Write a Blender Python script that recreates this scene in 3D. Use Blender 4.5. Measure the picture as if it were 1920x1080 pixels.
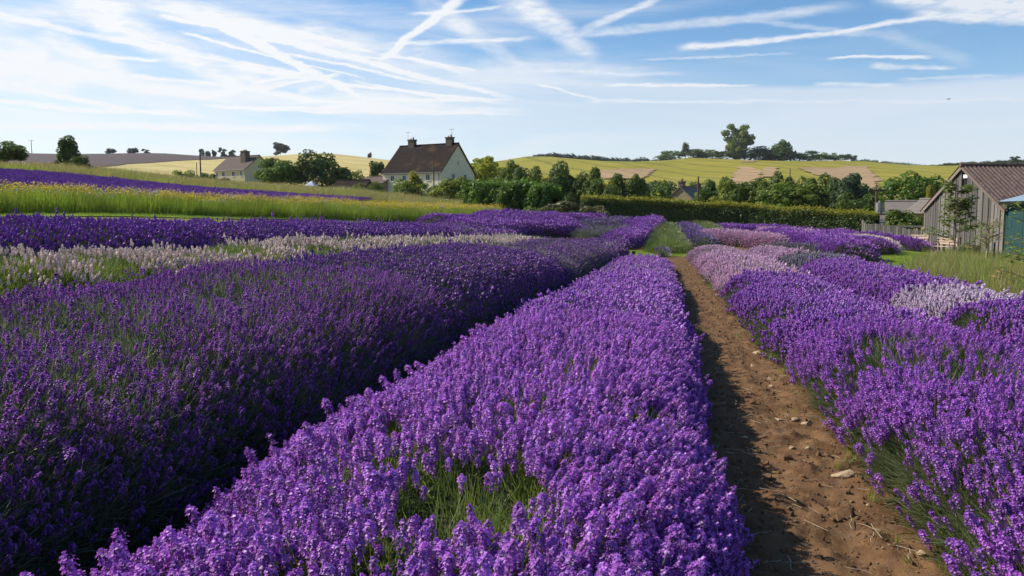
import bpy, math, random
import numpy as np
from mathutils import Vector, Matrix

# ------------------------------------------------------------------ camera, world, sun, exposure
C = bpy.context.scene
for o in list(bpy.data.objects):
    bpy.data.objects.remove(o)
R = math.radians
F = 28.0 / 36.0 * 1920.0
EYE = 1.45
YAW, PITCH = R(11.53), math.atan2(135.0, F)
cd = bpy.data.cameras.new('camera'); cam = bpy.data.objects.new('camera', cd)
C.collection.objects.link(cam); C.camera = cam
cd.lens = 28.0; cd.sensor_width = 36.0; cd.clip_start = 0.05; cd.clip_end = 8000
cam.location = (0, 0, EYE); cam.rotation_euler = (math.pi / 2 - PITCH, 0, YAW)
FW = np.array([-math.sin(YAW) * math.cos(PITCH), math.cos(YAW) * math.cos(PITCH), -math.sin(PITCH)])
RT = np.array([math.cos(YAW), math.sin(YAW), 0.0])
UP = np.cross(RT, FW)
FH = np.array([-math.sin(YAW), math.cos(YAW), 0.0])

def ray(px, py):
    d = FW + (px - 960) / F * RT + (540 - py) / F * UP
    return d / math.hypot(d[0], d[1])
def at(px, py, r):                      # the point seen at (px,py) at horizontal distance r
    d = ray(px, py); return np.array([d[0] * r, d[1] * r, EYE + d[2] * r])

SUN_AZ, SUN_EL = -84.0, 39.0            # azimuth from +Y towards +X
sd = bpy.data.lights.new('sun', 'SUN'); sun = bpy.data.objects.new('sun', sd); C.collection.objects.link(sun)
sd.energy = 5.0; sd.angle = R(0.53); sd.color = (1.0, 0.93, 0.82)
sv = Vector((math.sin(R(SUN_AZ)) * math.cos(R(SUN_EL)), math.cos(R(SUN_AZ)) * math.cos(R(SUN_EL)), math.sin(R(SUN_EL))))
sun.rotation_euler = sv.to_track_quat('Z', 'Y').to_euler()

C.view_settings.view_transform = 'Standard'; C.view_settings.look = 'None'
C.view_settings.exposure = 0.32; C.view_settings.gamma = 1.0; C.view_settings.use_curve_mapping = False
C.render.engine = 'CYCLES'
C.cycles.max_bounces = 6; C.cycles.diffuse_bounces = 3; C.cycles.glossy_bounces = 2
C.cycles.transmission_bounces = 4; C.cycles.transparent_max_bounces = 6
C.cycles.use_denoising = True
C.cycles.use_adaptive_sampling = True; C.cycles.adaptive_threshold = 0.015

# ---- node maths with plain operators
class N:
    def __init__(s, t, sock): s.t, s.k = t, sock
    def _m(s, op, *b, clamp=False):
        n = s.t.nodes.new('ShaderNodeMath'); n.operation = op; n.use_clamp = clamp
        for i, v in enumerate((s,) + b):
            if isinstance(v, N): s.t.links.new(v.k, n.inputs[i])
            else: n.inputs[i].default_value = float(v)
        return N(s.t, n.outputs[0])
    def __add__(s, b): return s._m('ADD', b)
    def __sub__(s, b): return s._m('SUBTRACT', b)
    def __mul__(s, b): return s._m('MULTIPLY', b)
    def __truediv__(s, b): return s._m('DIVIDE', b)
    __radd__ = __add__; __rmul__ = __mul__
    def rsub(s, a):
        n = s.t.nodes.new('ShaderNodeMath'); n.operation = 'SUBTRACT'
        n.inputs[0].default_value = a; s.t.links.new(s.k, n.inputs[1]); return N(s.t, n.outputs[0])
    def f(s, op, *b): return s._m(op, *b)
    def clamp(s): return s._m('ADD', 0.0, clamp=True)
    def sstep(s, a, b):                 # smooth step from a to b
        n = s.t.nodes.new('ShaderNodeMapRange'); n.interpolation_type = 'SMOOTHSTEP'
        s.t.links.new(s.k, n.inputs[0]); n.inputs[1].default_value = a; n.inputs[2].default_value = b
        return N(s.t, n.outputs[0])
def const(t, v):
    n = t.nodes.new('ShaderNodeValue'); n.outputs[0].default_value = v; return N(t, n.outputs[0])
def comb(t, x, y, z=0.0):
    n = t.nodes.new('ShaderNodeCombineXYZ')
    for i, v in enumerate((x, y, z)):
        if isinstance(v, N): t.links.new(v.k, n.inputs[i])
        else: n.inputs[i].default_value = v
    return n.outputs[0]
def noise_n(t, vec, scale, detail=4, rough=0.55, dist=0.0):
    n = t.nodes.new('ShaderNodeTexNoise'); n.inputs['Scale'].default_value = scale
    n.inputs['Detail'].default_value = detail; n.inputs['Roughness'].default_value = rough; n.inputs['Distortion'].default_value = dist
    if vec is not None: t.links.new(vec, n.inputs['Vector'])
    return N(t, n.outputs[0])
def mixc(t, fac, a, b, blend='MIX'):
    n = t.nodes.new('ShaderNodeMix'); n.data_type = 'RGBA'; n.blend_type = blend
    for sock, v in ((n.inputs[0], fac), (n.inputs[6], a), (n.inputs[7], b)):
        if isinstance(v, N): t.links.new(v.k, sock)
        elif hasattr(v, 'is_linked'): t.links.new(v, sock)
        elif isinstance(v, (int, float)): sock.default_value = v
        else: sock.default_value = tuple(v) + (1.0,) * (4 - len(v))
    return n.outputs[2]

# ---- sky: Nishita, thin cirrus and aircraft trails laid out by azimuth and elevation
STR = 0.115
w = bpy.data.worlds.new('World'); C.world = w; w.use_nodes = True
t = w.node_tree; t.nodes.clear()
out = t.nodes.new('ShaderNodeOutputWorld'); bg = t.nodes.new('ShaderNodeBackground')
t.links.new(bg.outputs[0], out.inputs[0]); bg.inputs[1].default_value = STR
sky = t.nodes.new('ShaderNodeTexSky'); sky.sky_type = 'NISHITA'; sky.sun_disc = False
sky.sun_elevation = R(SUN_EL); sky.sun_rotation = R(SUN_AZ); sky.altitude = 200
sky.air_density = 1.0; sky.dust_density = 0.3; sky.ozone_density = 3.0
tc = t.nodes.new('ShaderNodeTexCoord'); sp = t.nodes.new('ShaderNodeSeparateXYZ'); t.links.new(tc.outputs['Generated'], sp.inputs[0])
dx, dy, dz = (N(t, sp.outputs[i]) for i in range(3))
az = dx.f('ARCTAN2', dy); el = dz.f('ARCSINE')
wv = comb(t, az * 9.0, el * 30.0, 0.0)
warp = noise_n(t, wv, 1.3, 3) - 0.5
warp2 = noise_n(t, comb(t, az * 9.0, el * 30.0, 7.0), 1.3, 3) - 0.5
fine = noise_n(t, comb(t, az * 20.0, el * 75.0, 3.0), 1.7, 6, 0.65).sstep(0.12, 0.80)
warp3 = noise_n(t, comb(t, az * 40.0, el * 110.0, 5.0), 1.5, 4, 0.65) - 0.5
qx = az + warp * 0.018 + warp3 * 0.006; qy = el + warp2 * 0.011 + warp3 * 0.005
def azel(px, py):
    d = ray(px, py); return math.atan2(d[0], d[1]), math.atan(d[2])
def trail(x0, y0, x1, y1, wpx, s, wend=None, fray=0.62):
    a0, e0 = azel(x0, y0); a1, e1 = azel(x1, y1)
    L = math.hypot(a1 - a0, e1 - e0); ux, uy = (a1 - a0) / L, (e1 - e0) / L
    rx, ry = qx - a0, qy - e0
    h = (rx * ux + ry * uy) / L
    d = (rx * uy - ry * ux).f('ABSOLUTE')
    w0 = wpx / F; w1 = (wend if wend is not None else wpx) / F
    wd = (h * (w1 - w0) + w0).f('MAXIMUM', w0 * 0.4)
    m = (d / wd).sstep(1.0, 0.15) * h.sstep(-0.03, 0.14) * h.sstep(1.03, 0.80)
    return m * (fine * (2 * fray) + (1 - fray)) * s
TR = [(372,22,694,190,15,1.0,11),(885,-25,690,130,17,.85,9),(-80,12,300,92,9,.6),(290,88,570,142,6,.7),(296,30,480,62,5,.9),
 (430,45,990,190,12,.8,8),(150,20,490,180,34,.55,22),(178,105,312,114,5,.8),(462,160,600,132,5,.8),(485,170,650,137,5,.8),
 (395,118,900,190,8,.85,5),(655,148,850,190,5,.8,3),(640,190,980,186,5,.7),(535,183,800,207,5,.7),(-80,184,400,220,7,.6),
 (50,166,270,212,7,.5),(1270,89,1560,64,11,.8,8),(1500,70,1800,22,8,.75,6),(925,-40,1125,112,46,.55,30),(1080,62,1250,-8,11,.5),
 (1060,62,1620,8,15,.45),(1130,160,1425,160,4.5,.85),(1550,110,1760,108,5,.85),(1630,125,1800,128,7,.6),(1520,158,1690,161,8,.55),
 (1005,158,1135,190,4,.8),(1090,190,1500,186,5,.6),(720,82,1010,72,6,.5),(60,52,250,150,24,.5),(540,45,870,115,26,.3),
 (1640,-22,2050,18,34,.95),(1700,25,2050,40,14,.7),(-60,80,110,110,40,.45),(-60,140,160,150,40,.5),(370,180,560,152,7,.6),
 (560,175,640,150,8,.5),(700,100,910,135,5,.45),(1650,60,1830,122,18,.2),(560,208,1000,205,9,.5),(-60,232,700,240,10,.45),(1450,190,1990,184,5,.5)]
cl = None
TR += [(90,-20,540,175,34,.42,20),(230,-20,830,135,30,.36,40),(-60,105,430,185,26,.4,14),(770,-20,1010,150,30,.32,22),(420,120,900,215,26,.36,16),(-80,40,260,20,30,.4),(880,120,1250,135,22,.25),
 (330,60,700,150,5,.8,3),(250,70,620,150,4,.6),(420,60,760,120,5,.7,3),(520,95,830,160,4,.7),(600,150,960,196,4,.8),(470,205,760,196,5,.6),(350,150,600,190,6,.5,10),(120,130,420,160,5,.5),
 (0,120,220,150,6,.5),(560,60,900,140,6,.5,12),(380,195,660,215,4,.6),(650,200,1000,215,4,.5),(180,60,420,130,8,.5,14),(760,30,960,10,5,.5),(1200,110,1500,95,4,.35),(1000,130,1300,140,6,.3),(1350,30,1700,70,8,.3,14),(1680,150,1900,140,5,.35)]
for tr in TR:
    tr = tr[:4] + ((tr[4] * (.95 if tr[0] < 900 else .8)) if tr[4] < 20 else tr[4],) + tr[5:6] + tuple(q * .72 for q in tr[6:])
    m = trail(*tr)
    cl = m if cl is None else cl.f('MAXIMUM', m) + cl.f('MINIMUM', m) * 0.35
# cirrus veil: thicker towards the sun side and towards the horizon, streaked
st = noise_n(t, comb(t, az * 2.2 + el * 3.0, el * 17.0, 1.5), 1.5, 6, 0.6, 0.4)
sunside = az.sstep(0.30, -0.55)
veil = (st + sunside * 0.12 - 0.38).sstep(0.06, 0.50) * (sunside * 0.66 + 0.16)
low = (el + (st - 0.5) * 0.02 + sunside * (-0.05) + warp2 * 0.006).sstep(0.150, 0.139) * (sunside * -0.34 + 0.60) + el.sstep(0.30, 0.01) * 0.22
low = low * (st * 0.5 + 0.72)
high = el.sstep(0.9, 0.25)
cl = (cl + veil * high + 0.05).clamp()
cl = (cl + low - cl * low).clamp()
grey = noise_n(t, comb(t, az * 3.0, el * 24.0, 9.0), 1.2, 4)
ccol = mixc(t, sunside, (5.5, 5.85, 6.4), (6.7, 6.8, 6.95))
ccol = mixc(t, grey * 0.16, ccol, (4.2, 4.9, 6.0))
hsv = t.nodes.new('ShaderNodeHueSaturation'); hsv.inputs['Saturation'].default_value = 1.30; t.links.new(sky.outputs[0], hsv.inputs['Color'])
t.links.new(mixc(t, cl, hsv.outputs[0], ccol), bg.inputs[0])

# ------------------------------------------------------------------ helpers
rng = np.random.default_rng(7)
def tag(o, label=None, cat=None, group=None, kind=None):
    if label: o['label'] = label
    if cat: o['category'] = cat
    if group: o['group'] = group
    if kind: o['kind'] = kind
    return o
def link(o, parent=None):
    C.collection.objects.link(o)
    if parent is not None: o.parent = parent
    return o
def empty(name, loc=(0, 0, 0), rz=0.0):
    o = bpy.data.objects.new(name, None); o.location = tuple(loc); o.rotation_euler = (0, 0, rz)
    o.empty_display_size = 0.2
    return link(o)
class MB:                               # collects shapes into one mesh
    def __init__(s): s.v, s.f, s.m = [], [], []
    def add(s, vs, fs, mi=0):
        b = len(s.v); s.v += [tuple(map(float, p)) for p in vs]; s.f += [tuple(i + b for i in f) for f in fs]; s.m += [mi] * len(fs)
        return s
    def box(s, x0, x1, y0, y1, z0, z1, mi=0):
        return s.add([(x, y, z) for z in (z0, z1) for y in (y0, y1) for x in (x0, x1)],
                     [(0, 2, 3, 1), (4, 5, 7, 6), (0, 1, 5, 4), (2, 6, 7, 3), (0, 4, 6, 2), (1, 3, 7, 5)], mi)
    def tube(s, a, b, r0, r1, n=8, mi=0, cap=True):
        a, b = Vector(a), Vector(b); d = (b - a).normalized()
        u = d.orthogonal().normalized(); v = d.cross(u)
        vs = [p + (u * math.cos(2 * math.pi * i / n) + v * math.sin(2 * math.pi * i / n)) * r for p, r in ((a, r0), (b, r1)) for i in range(n)]
        fs = [(i, (i + 1) % n, n + (i + 1) % n, n + i) for i in range(n)]
        if cap: fs += [tuple(range(n - 1, -1, -1)), tuple(range(n, 2 * n))]
        return s.add(vs, fs, mi)
    def mesh(s, name, mats, smooth=False):
        me = bpy.data.meshes.new(name); me.from_pydata(s.v, [], s.f)
        for m in (mats if isinstance(mats, (list, tuple)) else [mats]): me.materials.append(m)
        me.polygons.foreach_set('material_index', s.m)
        if smooth: me.polygons.foreach_set('use_smooth', [True] * len(s.f))
        me.update(); return me
    def build(s, name, mats, parent=None, loc=None, rz=None, smooth=False):
        o = bpy.data.objects.new(name, s.mesh(name, mats, smooth))
        if loc is not None: o.location = tuple(loc)
        if rz is not None: o.rotation_euler = (0, 0, rz)
        return link(o, parent)
def np_mesh(name, v, f, mats, mi=None, smooth=False):   # f: (n,k) array
    me = bpy.data.meshes.new(name); v = np.asarray(v, np.float32); f = np.asarray(f, np.int32)
    n, k = f.shape
    me.vertices.add(len(v)); me.vertices.foreach_set('co', v.ravel())
    me.loops.add(n * k); me.loops.foreach_set('vertex_index', f.ravel())
    me.polygons.add(n); me.polygons.foreach_set('loop_start', np.arange(0, n * k, k, dtype=np.int32))
    for m in (mats if isinstance(mats, (list, tuple)) else [mats]): me.materials.append(m)
    if mi is not None: me.polygons.foreach_set('material_index', np.asarray(mi, np.int32))
    if smooth: me.polygons.foreach_set('use_smooth', np.ones(n, bool))
    me.update(calc_edges=True); return me

def vnoise(x, y, seed=0):               # smooth value noise, about 0..1
    x = np.asarray(x, float); y = np.asarray(y, float)
    xi = np.floor(x).astype(np.int64); yi = np.floor(y).astype(np.int64); fx = x - xi; fy = y - yi
    def h(a, b):
        n = (a * 374761393 + b * 668265263 + seed * 1274126177) & 0xffffffff
        n = ((n ^ (n >> 13)) * 1274126177) & 0xffffffff
        return ((n ^ (n >> 16)) & 0xffff) / 65535.0
    fx = fx * fx * (3 - 2 * fx); fy = fy * fy * (3 - 2 * fy)
    return (h(xi, yi) * (1 - fx) + h(xi + 1, yi) * fx) * (1 - fy) + (h(xi, yi + 1) * (1 - fx) + h(xi + 1, yi + 1) * fx) * fy
def fbm(x, y, seed=0, o=4):
    s = 0; a = 0.5; tot = 0
    for i in range(o):
        s = s + a * vnoise(np.asarray(x) * 2 ** i, np.asarray(y) * 2 ** i, seed + i); tot += a; a *= 0.5
    return s / tot

# ---- materials
def mat(name):
    m = bpy.data.materials.new(name); m.use_nodes = True; return m, m.node_tree, m.node_tree.nodes['Principled BSDF']
def m_noise(name, c1, c2, scale=8.0, rough=0.85, bump=0.3, detail=5, c3=None, s3=1.0, stretch=None, dist=0.02, amount=0.6, spec=0.2):
    m, t, p = mat(name)
    tcn = t.nodes.new('ShaderNodeTexCoord'); vec = tcn.outputs['Object']
    if stretch:
        mp = t.nodes.new('ShaderNodeMapping'); mp.inputs['Scale'].default_value = stretch; t.links.new(vec, mp.inputs[0]); vec = mp.outputs[0]
    n = noise_n(t, vec, scale, detail, 0.65)
    col = mixc(t, n.sstep(0.5 - amount / 2, 0.5 + amount / 2), c1, c2)
    if c3: col = mixc(t, noise_n(t, vec, s3, 4, 0.6).sstep(0.52, 0.68), col, c3)
    t.links.new(col, p.inputs['Base Color']); p.inputs['Roughness'].default_value = rough
    p.inputs['Specular IOR Level'].default_value = spec
    if bump:
        b = t.nodes.new('ShaderNodeBump'); b.inputs['Strength'].default_value = bump; b.inputs['Distance'].default_value = dist
        t.links.new(n.k, b.inputs['Height']); t.links.new(b.outputs[0], p.inputs['Normal'])
    return m
def m_leaf(name, c1, c2, trans=0.35, rough=0.55, objvar=0.25, c3=None, p3=0.0, gloss=0.06):
    """thin plant surface: each leaf (mesh island) and each plant gets its own tint; lets light through"""
    m, t, p = mat(name); t.nodes.remove(p); out = t.nodes['Material Output']
    g = t.nodes.new('ShaderNodeNewGeometry'); oi = t.nodes.new('ShaderNodeObjectInfo')
    r1 = N(t, g.outputs['Random Per Island']); r2 = N(t, oi.outputs['Random'])
    fac = (r1 * (1 - objvar) + r2 * objvar).clamp()
    col = mixc(t, fac, c1, c2)
    if c3: col = mixc(t, (r1 * 7.31).f('FRACT').f('LESS_THAN', p3), col, c3)
    hs = t.nodes.new('ShaderNodeHueSaturation'); t.links.new(col, hs.inputs['Color'])
    t.links.new((r2 * 0.35 + 0.82).k, hs.inputs['Value']); t.links.new(((r2 * 5.7).f('FRACT') * 0.03 + 0.485).k, hs.inputs['Hue'])
    d = t.nodes.new('ShaderNodeBsdfDiffuse'); tr = t.nodes.new('ShaderNodeBsdfTranslucent'); gl = t.nodes.new('ShaderNodeBsdfGlossy')
    gl.inputs['Roughness'].default_value = rough
    for q in (d, tr): t.links.new(hs.outputs[0], q.inputs['Color'])
    a = t.nodes.new('ShaderNodeMixShader'); a.inputs[0].default_value = trans
    t.links.new(d.outputs[0], a.inputs[1]); t.links.new(tr.outputs[0], a.inputs[2])
    b = t.nodes.new('ShaderNodeMixShader'); b.inputs[0].default_value = gloss
    t.links.new(a.outputs[0], b.inputs[1]); t.links.new(gl.outputs[0], b.inputs[2]); t.links.new(b.outputs[0], out.inputs['Surface'])
    return m

# ------------------------------------------------------------------ terrain
CP = []                                  # control points x, y, z
def cw(Y, *xz):
    for x, z in xz: CP.append((x, Y, z))
cw(-8, (-14, 1.6), (-6, .45), (0, 0), (6, -.2), (14, -.4))
cw(1, (-12, 1.42), (-8.3, .85), (-5.8, .45), (-3.2, .1), (-.7, 0), (2, 0), (4.4, -.22), (8, -.38), (14, -.5))
cw(7, (-17, 1.42), (-12, 1.40), (-8.3, .83), (-5.8, .42), (-3.2, .08), (-.7, -.02), (2, -.04), (4.4, -.25), (8, -.4), (14, -.52))
cw(17, (-22, 1.40), (-14, 1.25), (-8.3, .72), (-5.6, .32), (-3.1, -.1), (-.7, -.17), (1.8, -.17), (4.2, -.3), (8, -.42), (14, -.5))
cw(28, (-14, 1.0), (-7.5, .55), (-5, .12), (-3, -.22), (-.8, -.28), (1.6, -.24), (4, -.32), (10, -.4), (17, -.45))
cw(36, (-12, .85), (-6, .3), (-2, -.15), (.6, -.19), (5, -.3), (12, -.38))
for px, py, r in [(0,404,30),(300,406,32),(600,410,38),(940,411,50),(0,353,46),(0,323,75),(300,372,52),(300,348,80),(560,376,66),
    (600,366,88),(720,384,75),(850,392,72),(300,338,98),(15,318,104),(140,320,102),(450,347,190),(560,355,125),(800,371,125),(680,361,118),
    (900,410,62),(1000,413,62),(1120,415,62),(1250,419,62),(1400,425,62),(1520,431,60),(1640,441,58),(1060,420,52),(1200,428,50),
    (1735,469,50),(1880,490,42),(1650,500,32),(1900,500,38),(1500,450,50),(1350,438,50),
    (1000,400,95),(1200,402,95),(1400,406,95),(1650,418,90),(1850,430,90),(1000,394,140),(1300,398,140),(1600,405,140),(1850,412,140),
    (1000,352,300),(1300,356,300),(1600,360,300),(1900,366,300),(800,345,260),(600,345,220),(400,338,230),(250,332,200),(100,312,240),(-150,310,240),
    (1000,312,520),(1300,315,520),(1600,320,520),(1900,326,520),(800,310,470),(600,306,430),(400,300,470),(250,299,450),(60,297,460),(-200,298,460),
    (0,290,640),(300,291,650),(600,291,660),(1000,293,680),(1300,297,700),(1600,302,700),(1900,307,700),(2150,312,700),(-250,290,640),
    (-200,300,100),(-200,330,60),(2100,480,60),(2100,400,150),(2100,360,320)]:
    CP.append(tuple(at(px, py, r)))
for a in range(-75, 76, 15):             # the land falls away behind the skyline
    for r, z in ((1000, 40), (1600, 25), (3200, -40)): CP.append((r * math.sin(R(a)), r * math.cos(R(a)), z))
for a in (-110, 110, 150, -150, 180):
    for r, z in ((60, 2 if a < 0 else -1), (600, 10), (2500, 0)): CP.append((r * math.sin(R(a)), r * math.cos(R(a)), z))
CP = np.array(CP, float)
def wxy(x, y):
    x = np.asarray(x, float); y = np.asarray(y, float); r = np.hypot(x, y); k = np.arcsinh(r / 9.0) / np.maximum(r, 1e-6)
    return x * k, y * k
def _k(d2): return d2 * np.log(d2 + 1e-9)
_U, _V = wxy(CP[:, 0], CP[:, 1]); _n = len(CP)
_A = np.zeros((_n + 3, _n + 3)); _A[:_n, :_n] = _k((_U[:, None] - _U) ** 2 + (_V[:, None] - _V) ** 2) + np.eye(_n) * 1e-3
_P = np.c_[np.ones(_n), _U, _V]; _A[:_n, _n:] = _P; _A[_n:, :_n] = _P.T
_W = np.linalg.solve(_A, np.r_[CP[:, 2], 0, 0, 0])
def gz(x, y):
    x = np.atleast_1d(np.asarray(x, float)); y = np.atleast_1d(np.asarray(y, float)); sh = x.shape
    u, v = wxy(x.ravel(), y.ravel()); o = np.empty(len(u))
    for i in range(0, len(u), 20000):
        a, b = u[i:i + 20000], v[i:i + 20000]
        o[i:i + 20000] = _k((a[:, None] - _U) ** 2 + (b[:, None] - _V) ** 2) @ _W[:_n] + _W[_n] + a * _W[_n + 1] + b * _W[_n + 2]
    return o.reshape(sh)
def g1(x, y): return float(gz(x, y)[0])
_RS = np.geomspace(1.6, 900, 900)
def hit(px, py, r0=0.0):                 # where the line of sight through (px,py) meets the land
    d = ray(px, py); rs = _RS[_RS > r0]
    h = EYE + d[2] * rs - gz(d[0] * rs, d[1] * rs)
    i = np.nonzero(h < 0)[0]
    if len(i) == 0 or i[0] == 0: r = rs[-1] if len(i) == 0 else rs[0]
    else:
        j = i[0]; r = rs[j - 1] + (rs[j] - rs[j - 1]) * h[j - 1] / (h[j - 1] - h[j])
    return np.array([d[0] * r, d[1] * r, g1(d[0] * r, d[1] * r)])
def spot(px, r):                         # a point on the land in the direction of px at distance r
    d = ray(px, 405); return np.array([d[0] * r, d[1] * r, g1(d[0] * r, d[1] * r)])

def grid(xs, ys, zoff=0.0, zf=None):
    X, Y = np.meshgrid(xs, ys); Z = gz(X, Y) + zoff
    if zf is not None: Z = Z + zf(X, Y)
    nx, ny = len(xs), len(ys); i = np.arange(nx * ny).reshape(ny, nx)
    f = np.stack([i[:-1, :-1], i[:-1, 1:], i[1:, 1:], i[1:, :-1]], -1).reshape(-1, 4)
    return np.stack([X, Y, Z], -1).reshape(-1, 3), f
def inpoly(x, y, poly):
    x = np.asarray(x); y = np.asarray(y); c = np.zeros(x.shape, bool); n = len(poly)
    for i in range(n):
        x0, y0 = poly[i][:2]; x1, y1 = poly[(i + 1) % n][:2]
        if y0 == y1: continue
        c ^= ((y0 > y) != (y1 > y)) & (x < (x1 - x0) * (y - y0) / (y1 - y0) + x0)
    return c
def drape(name, poly, step, off, material, label, cat, kind='structure', clip=True, grow=None):
    """a sheet over the land inside a polygon of world points, cut exactly at the polygon"""
    import bmesh
    P = np.array([p[:2] for p in poly]); c = P.mean(0); bm = bmesh.new()
    vs = [bm.verts.new((p[0], p[1], 0)) for p in P]; bm.faces.new(vs)
    lo, hi = P.min(0), P.max(0)
    for ax in (0, 1):
        for k in np.arange(lo[ax] + step, hi[ax], step):
            co = [0, 0, 0]; co[ax] = float(k); no = [0, 0, 0]; no[ax] = 1
            bmesh.ops.bisect_plane(bm, geom=bm.verts[:] + bm.edges[:] + bm.faces[:], plane_co=co, plane_no=no)
    xy = np.array([(v.co.x, v.co.y) for v in bm.verts]); z = gz(xy[:, 0], xy[:, 1]) + off
    for v, q in zip(bm.verts, z): v.co.z = q
    bm.normal_update()
    if sum(f.normal.z for f in bm.faces) < 0: bmesh.ops.reverse_faces(bm, faces=bm.faces[:])
    me = bpy.data.meshes.new(name); bm.to_mesh(me); bm.free(); me.materials.append(material)
    me.polygons.foreach_set('use_smooth', np.ones(len(me.polygons), bool))
    return tag(link(bpy.data.objects.new(name, me)), label, cat, None, kind)

def m_field(name, c1, c2, scale, c3=None, lines=None):
    """far crop: colour drifting in patches, fine speckle, and wheel tracks across a direction"""
    m, t, p = mat(name); p.inputs['Roughness'].default_value = 0.9; p.inputs['Specular IOR Level'].default_value = 0.1
    geo = t.nodes.new('ShaderNodeNewGeometry'); vec = geo.outputs['Position']
    n = noise_n(t, vec, scale, 6, 0.65); n2 = noise_n(t, vec, 0.35, 3, 0.7)
    col = mixc(t, (n * 0.7 + n2 * 0.3).sstep(0.3, 0.7), c1, c2)
    if c3: col = mixc(t, noise_n(t, vec, scale * 0.6, 5, 0.7).sstep(0.5, 0.75), col, c3)
    if lines:
        ang, gap, wd, lc = lines
        s2 = t.nodes.new('ShaderNodeSeparateXYZ'); t.links.new(vec, s2.inputs[0])
        q = N(t, s2.outputs[0]) * math.cos(ang) + N(t, s2.outputs[1]) * math.sin(ang) + noise_n(t, vec, 0.02, 2) * 8.0
        a = (q / gap).f('FRACT') - 0.5; b = ((q + 2.0) / gap).f('FRACT') - 0.5
        li = (a.f('ABSOLUTE').f('LESS_THAN', wd / gap)).f('MAXIMUM', b.f('ABSOLUTE').f('LESS_THAN', wd / gap))
        col = mixc(t, li * 0.8, col, lc)
    t.links.new(col, p.inputs['Base Color']); return m

# ---- the ground: one sheet to the horizon, fine near the camera
uu = np.linspace(-1, 1, 300)
gx = np.sinh(uu * 7.0) / math.sinh(7.0) * 4000
vv = np.linspace(0, 1, 300)
gy = np.concatenate([-np.sinh(np.linspace(1, 0, 60)[:-1] * 6.0) / math.sinh(6.0) * 3000, np.sinh(vv * 7.0) / math.sinh(7.0) * 4000])
M_GROUND = m_field('rough_grass', (.125, .14, .020), (.20, .18, .040), 0.12, (.10, .125, .016))
v, f = grid(gx, gy)
tag(link(bpy.data.objects.new('ground', np_mesh('ground', v, f, M_GROUND, smooth=True))), 'rough olive and straw coloured grassland running to the hills', 'ground', None, 'structure')

M_WHEAT = m_field('ripening_wheat', (.24, .218, .020), (.325, .275, .040), 0.03, (.195, .195, .019), (0.35, 24.0, 0.7, (.13, .12, .03)))
M_WHEATL = m_field('pale_barley', (.46, .36, .13), (.56, .46, .19), 0.03, (.36, .31, .08), (0.9, 24.0, 0.4, (.28, .23, .07)))
M_BARE = m_field('bare_stubble', (.34, .225, .11), (.44, .30, .17), 0.08, (.25, .19, .06), (0.35, 12.0, 0.5, (.27, .18, .08)))
M_PLOUGH = m_field('ploughed_soil', (.10, .072, .066), (.135, .098, .088), 0.05, (.085, .062, .058), (1.2, 6.0, 0.8, (.08, .06, .055)))
M_STRIPG = m_field('grass_margin', (.20, .22, .04), (.26, .25, .07), 0.1)
def crest(px, py, r): return at(px, py, r)
def arc(pts): return pts
drape('wheat_field', [hit(x, y, 80) for x, y in [(880,380),(1000,385),(1150,388),(1300,390),(1500,392),(1640,392),(1760,392),(1990,400)]] +
      [spot(x, r) for x, r in [(2150,420),(2150,700),(1860,715),(1600,715),(1300,712),(1100,705),(980,698),(850,690)]], 22, .35, M_WHEAT,
      'ripening yellow green wheat field on the hillside behind the hedge', 'field')
drape('barley_field', [hit(x, y, 120) for x, y in [(180,326),(300,342),(420,345),(560,350),(720,350)]] + [spot(x, r) for x, r in [(850,280),(850,690),(640,680),(500,672),(455,660)]] +
      [hit(x, y, 120) for x, y in [(420,299),(330,303),(240,309),(185,315)]], 18, .35, M_WHEATL, 'pale gold barley field sloping up behind the cottages', 'field')
drape('ploughed_field', [hit(x, y, 120) for x, y in [(-150,322),(60,320),(120,321),(180,326)]] + [hit(x, y, 120) for x, y in [(185,315.3),(240,309.3),(330,303.3),(420,299.3)]] +
      [spot(x, r) for x, r in [(455,661),(300,665),(0,650),(-250,640)]], 18, .55, M_PLOUGH, 'dark brown ploughed field along the left skyline', 'field')
BP = [([(1112,322),(1150,319.5),(1228,318.5),(1212,333),(1203,338),(1120,338)], 'bare pinkish patch in the wheat above the left tree line'),
      ([(1385,314),(1410,314.5),(1427,322),(1424,350),(1370,350),(1376,330)], 'tall bare patch with dark tracks in the middle of the wheat'),
      ([(1430,315),(1456,316),(1452,334),(1428,334)], 'small bare patch just right of the tracked one'),
      ([(1494,316),(1560,317),(1585,313),(1624,313.5),(1654,340),(1640,341),(1660,366),(1700,378),(1640,382),(1610,360),(1570,338),(1520,328)], 'large bare stubble patch with stepped edge on the right of the wheat'),
      ([(1390,302.5),(1418,303),(1412,305.5),(1388,305)], 'thin bare strip just below the hilltop wood')]
def rough_poly(P, amp):
    rr = random.Random(len(P)); o = []
    for a, b in zip(P, P[1:] + P[:1]):
        n = max(2, int(math.hypot(b[0] - a[0], b[1] - a[1]) / 5))
        for i in range(n): u = i / n; o.append((a[0] + (b[0] - a[0]) * u + rr.gauss(0, amp), a[1] + (b[1] - a[1]) * u + rr.gauss(0, amp)))
    return o
for pl, lb in BP:
    drape('bare_patch', rough_poly([tuple(hit(x, y, 120)[:2]) for x, y in pl], 1.0), 14, .75, M_BARE, lb, 'bare patch')
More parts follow.
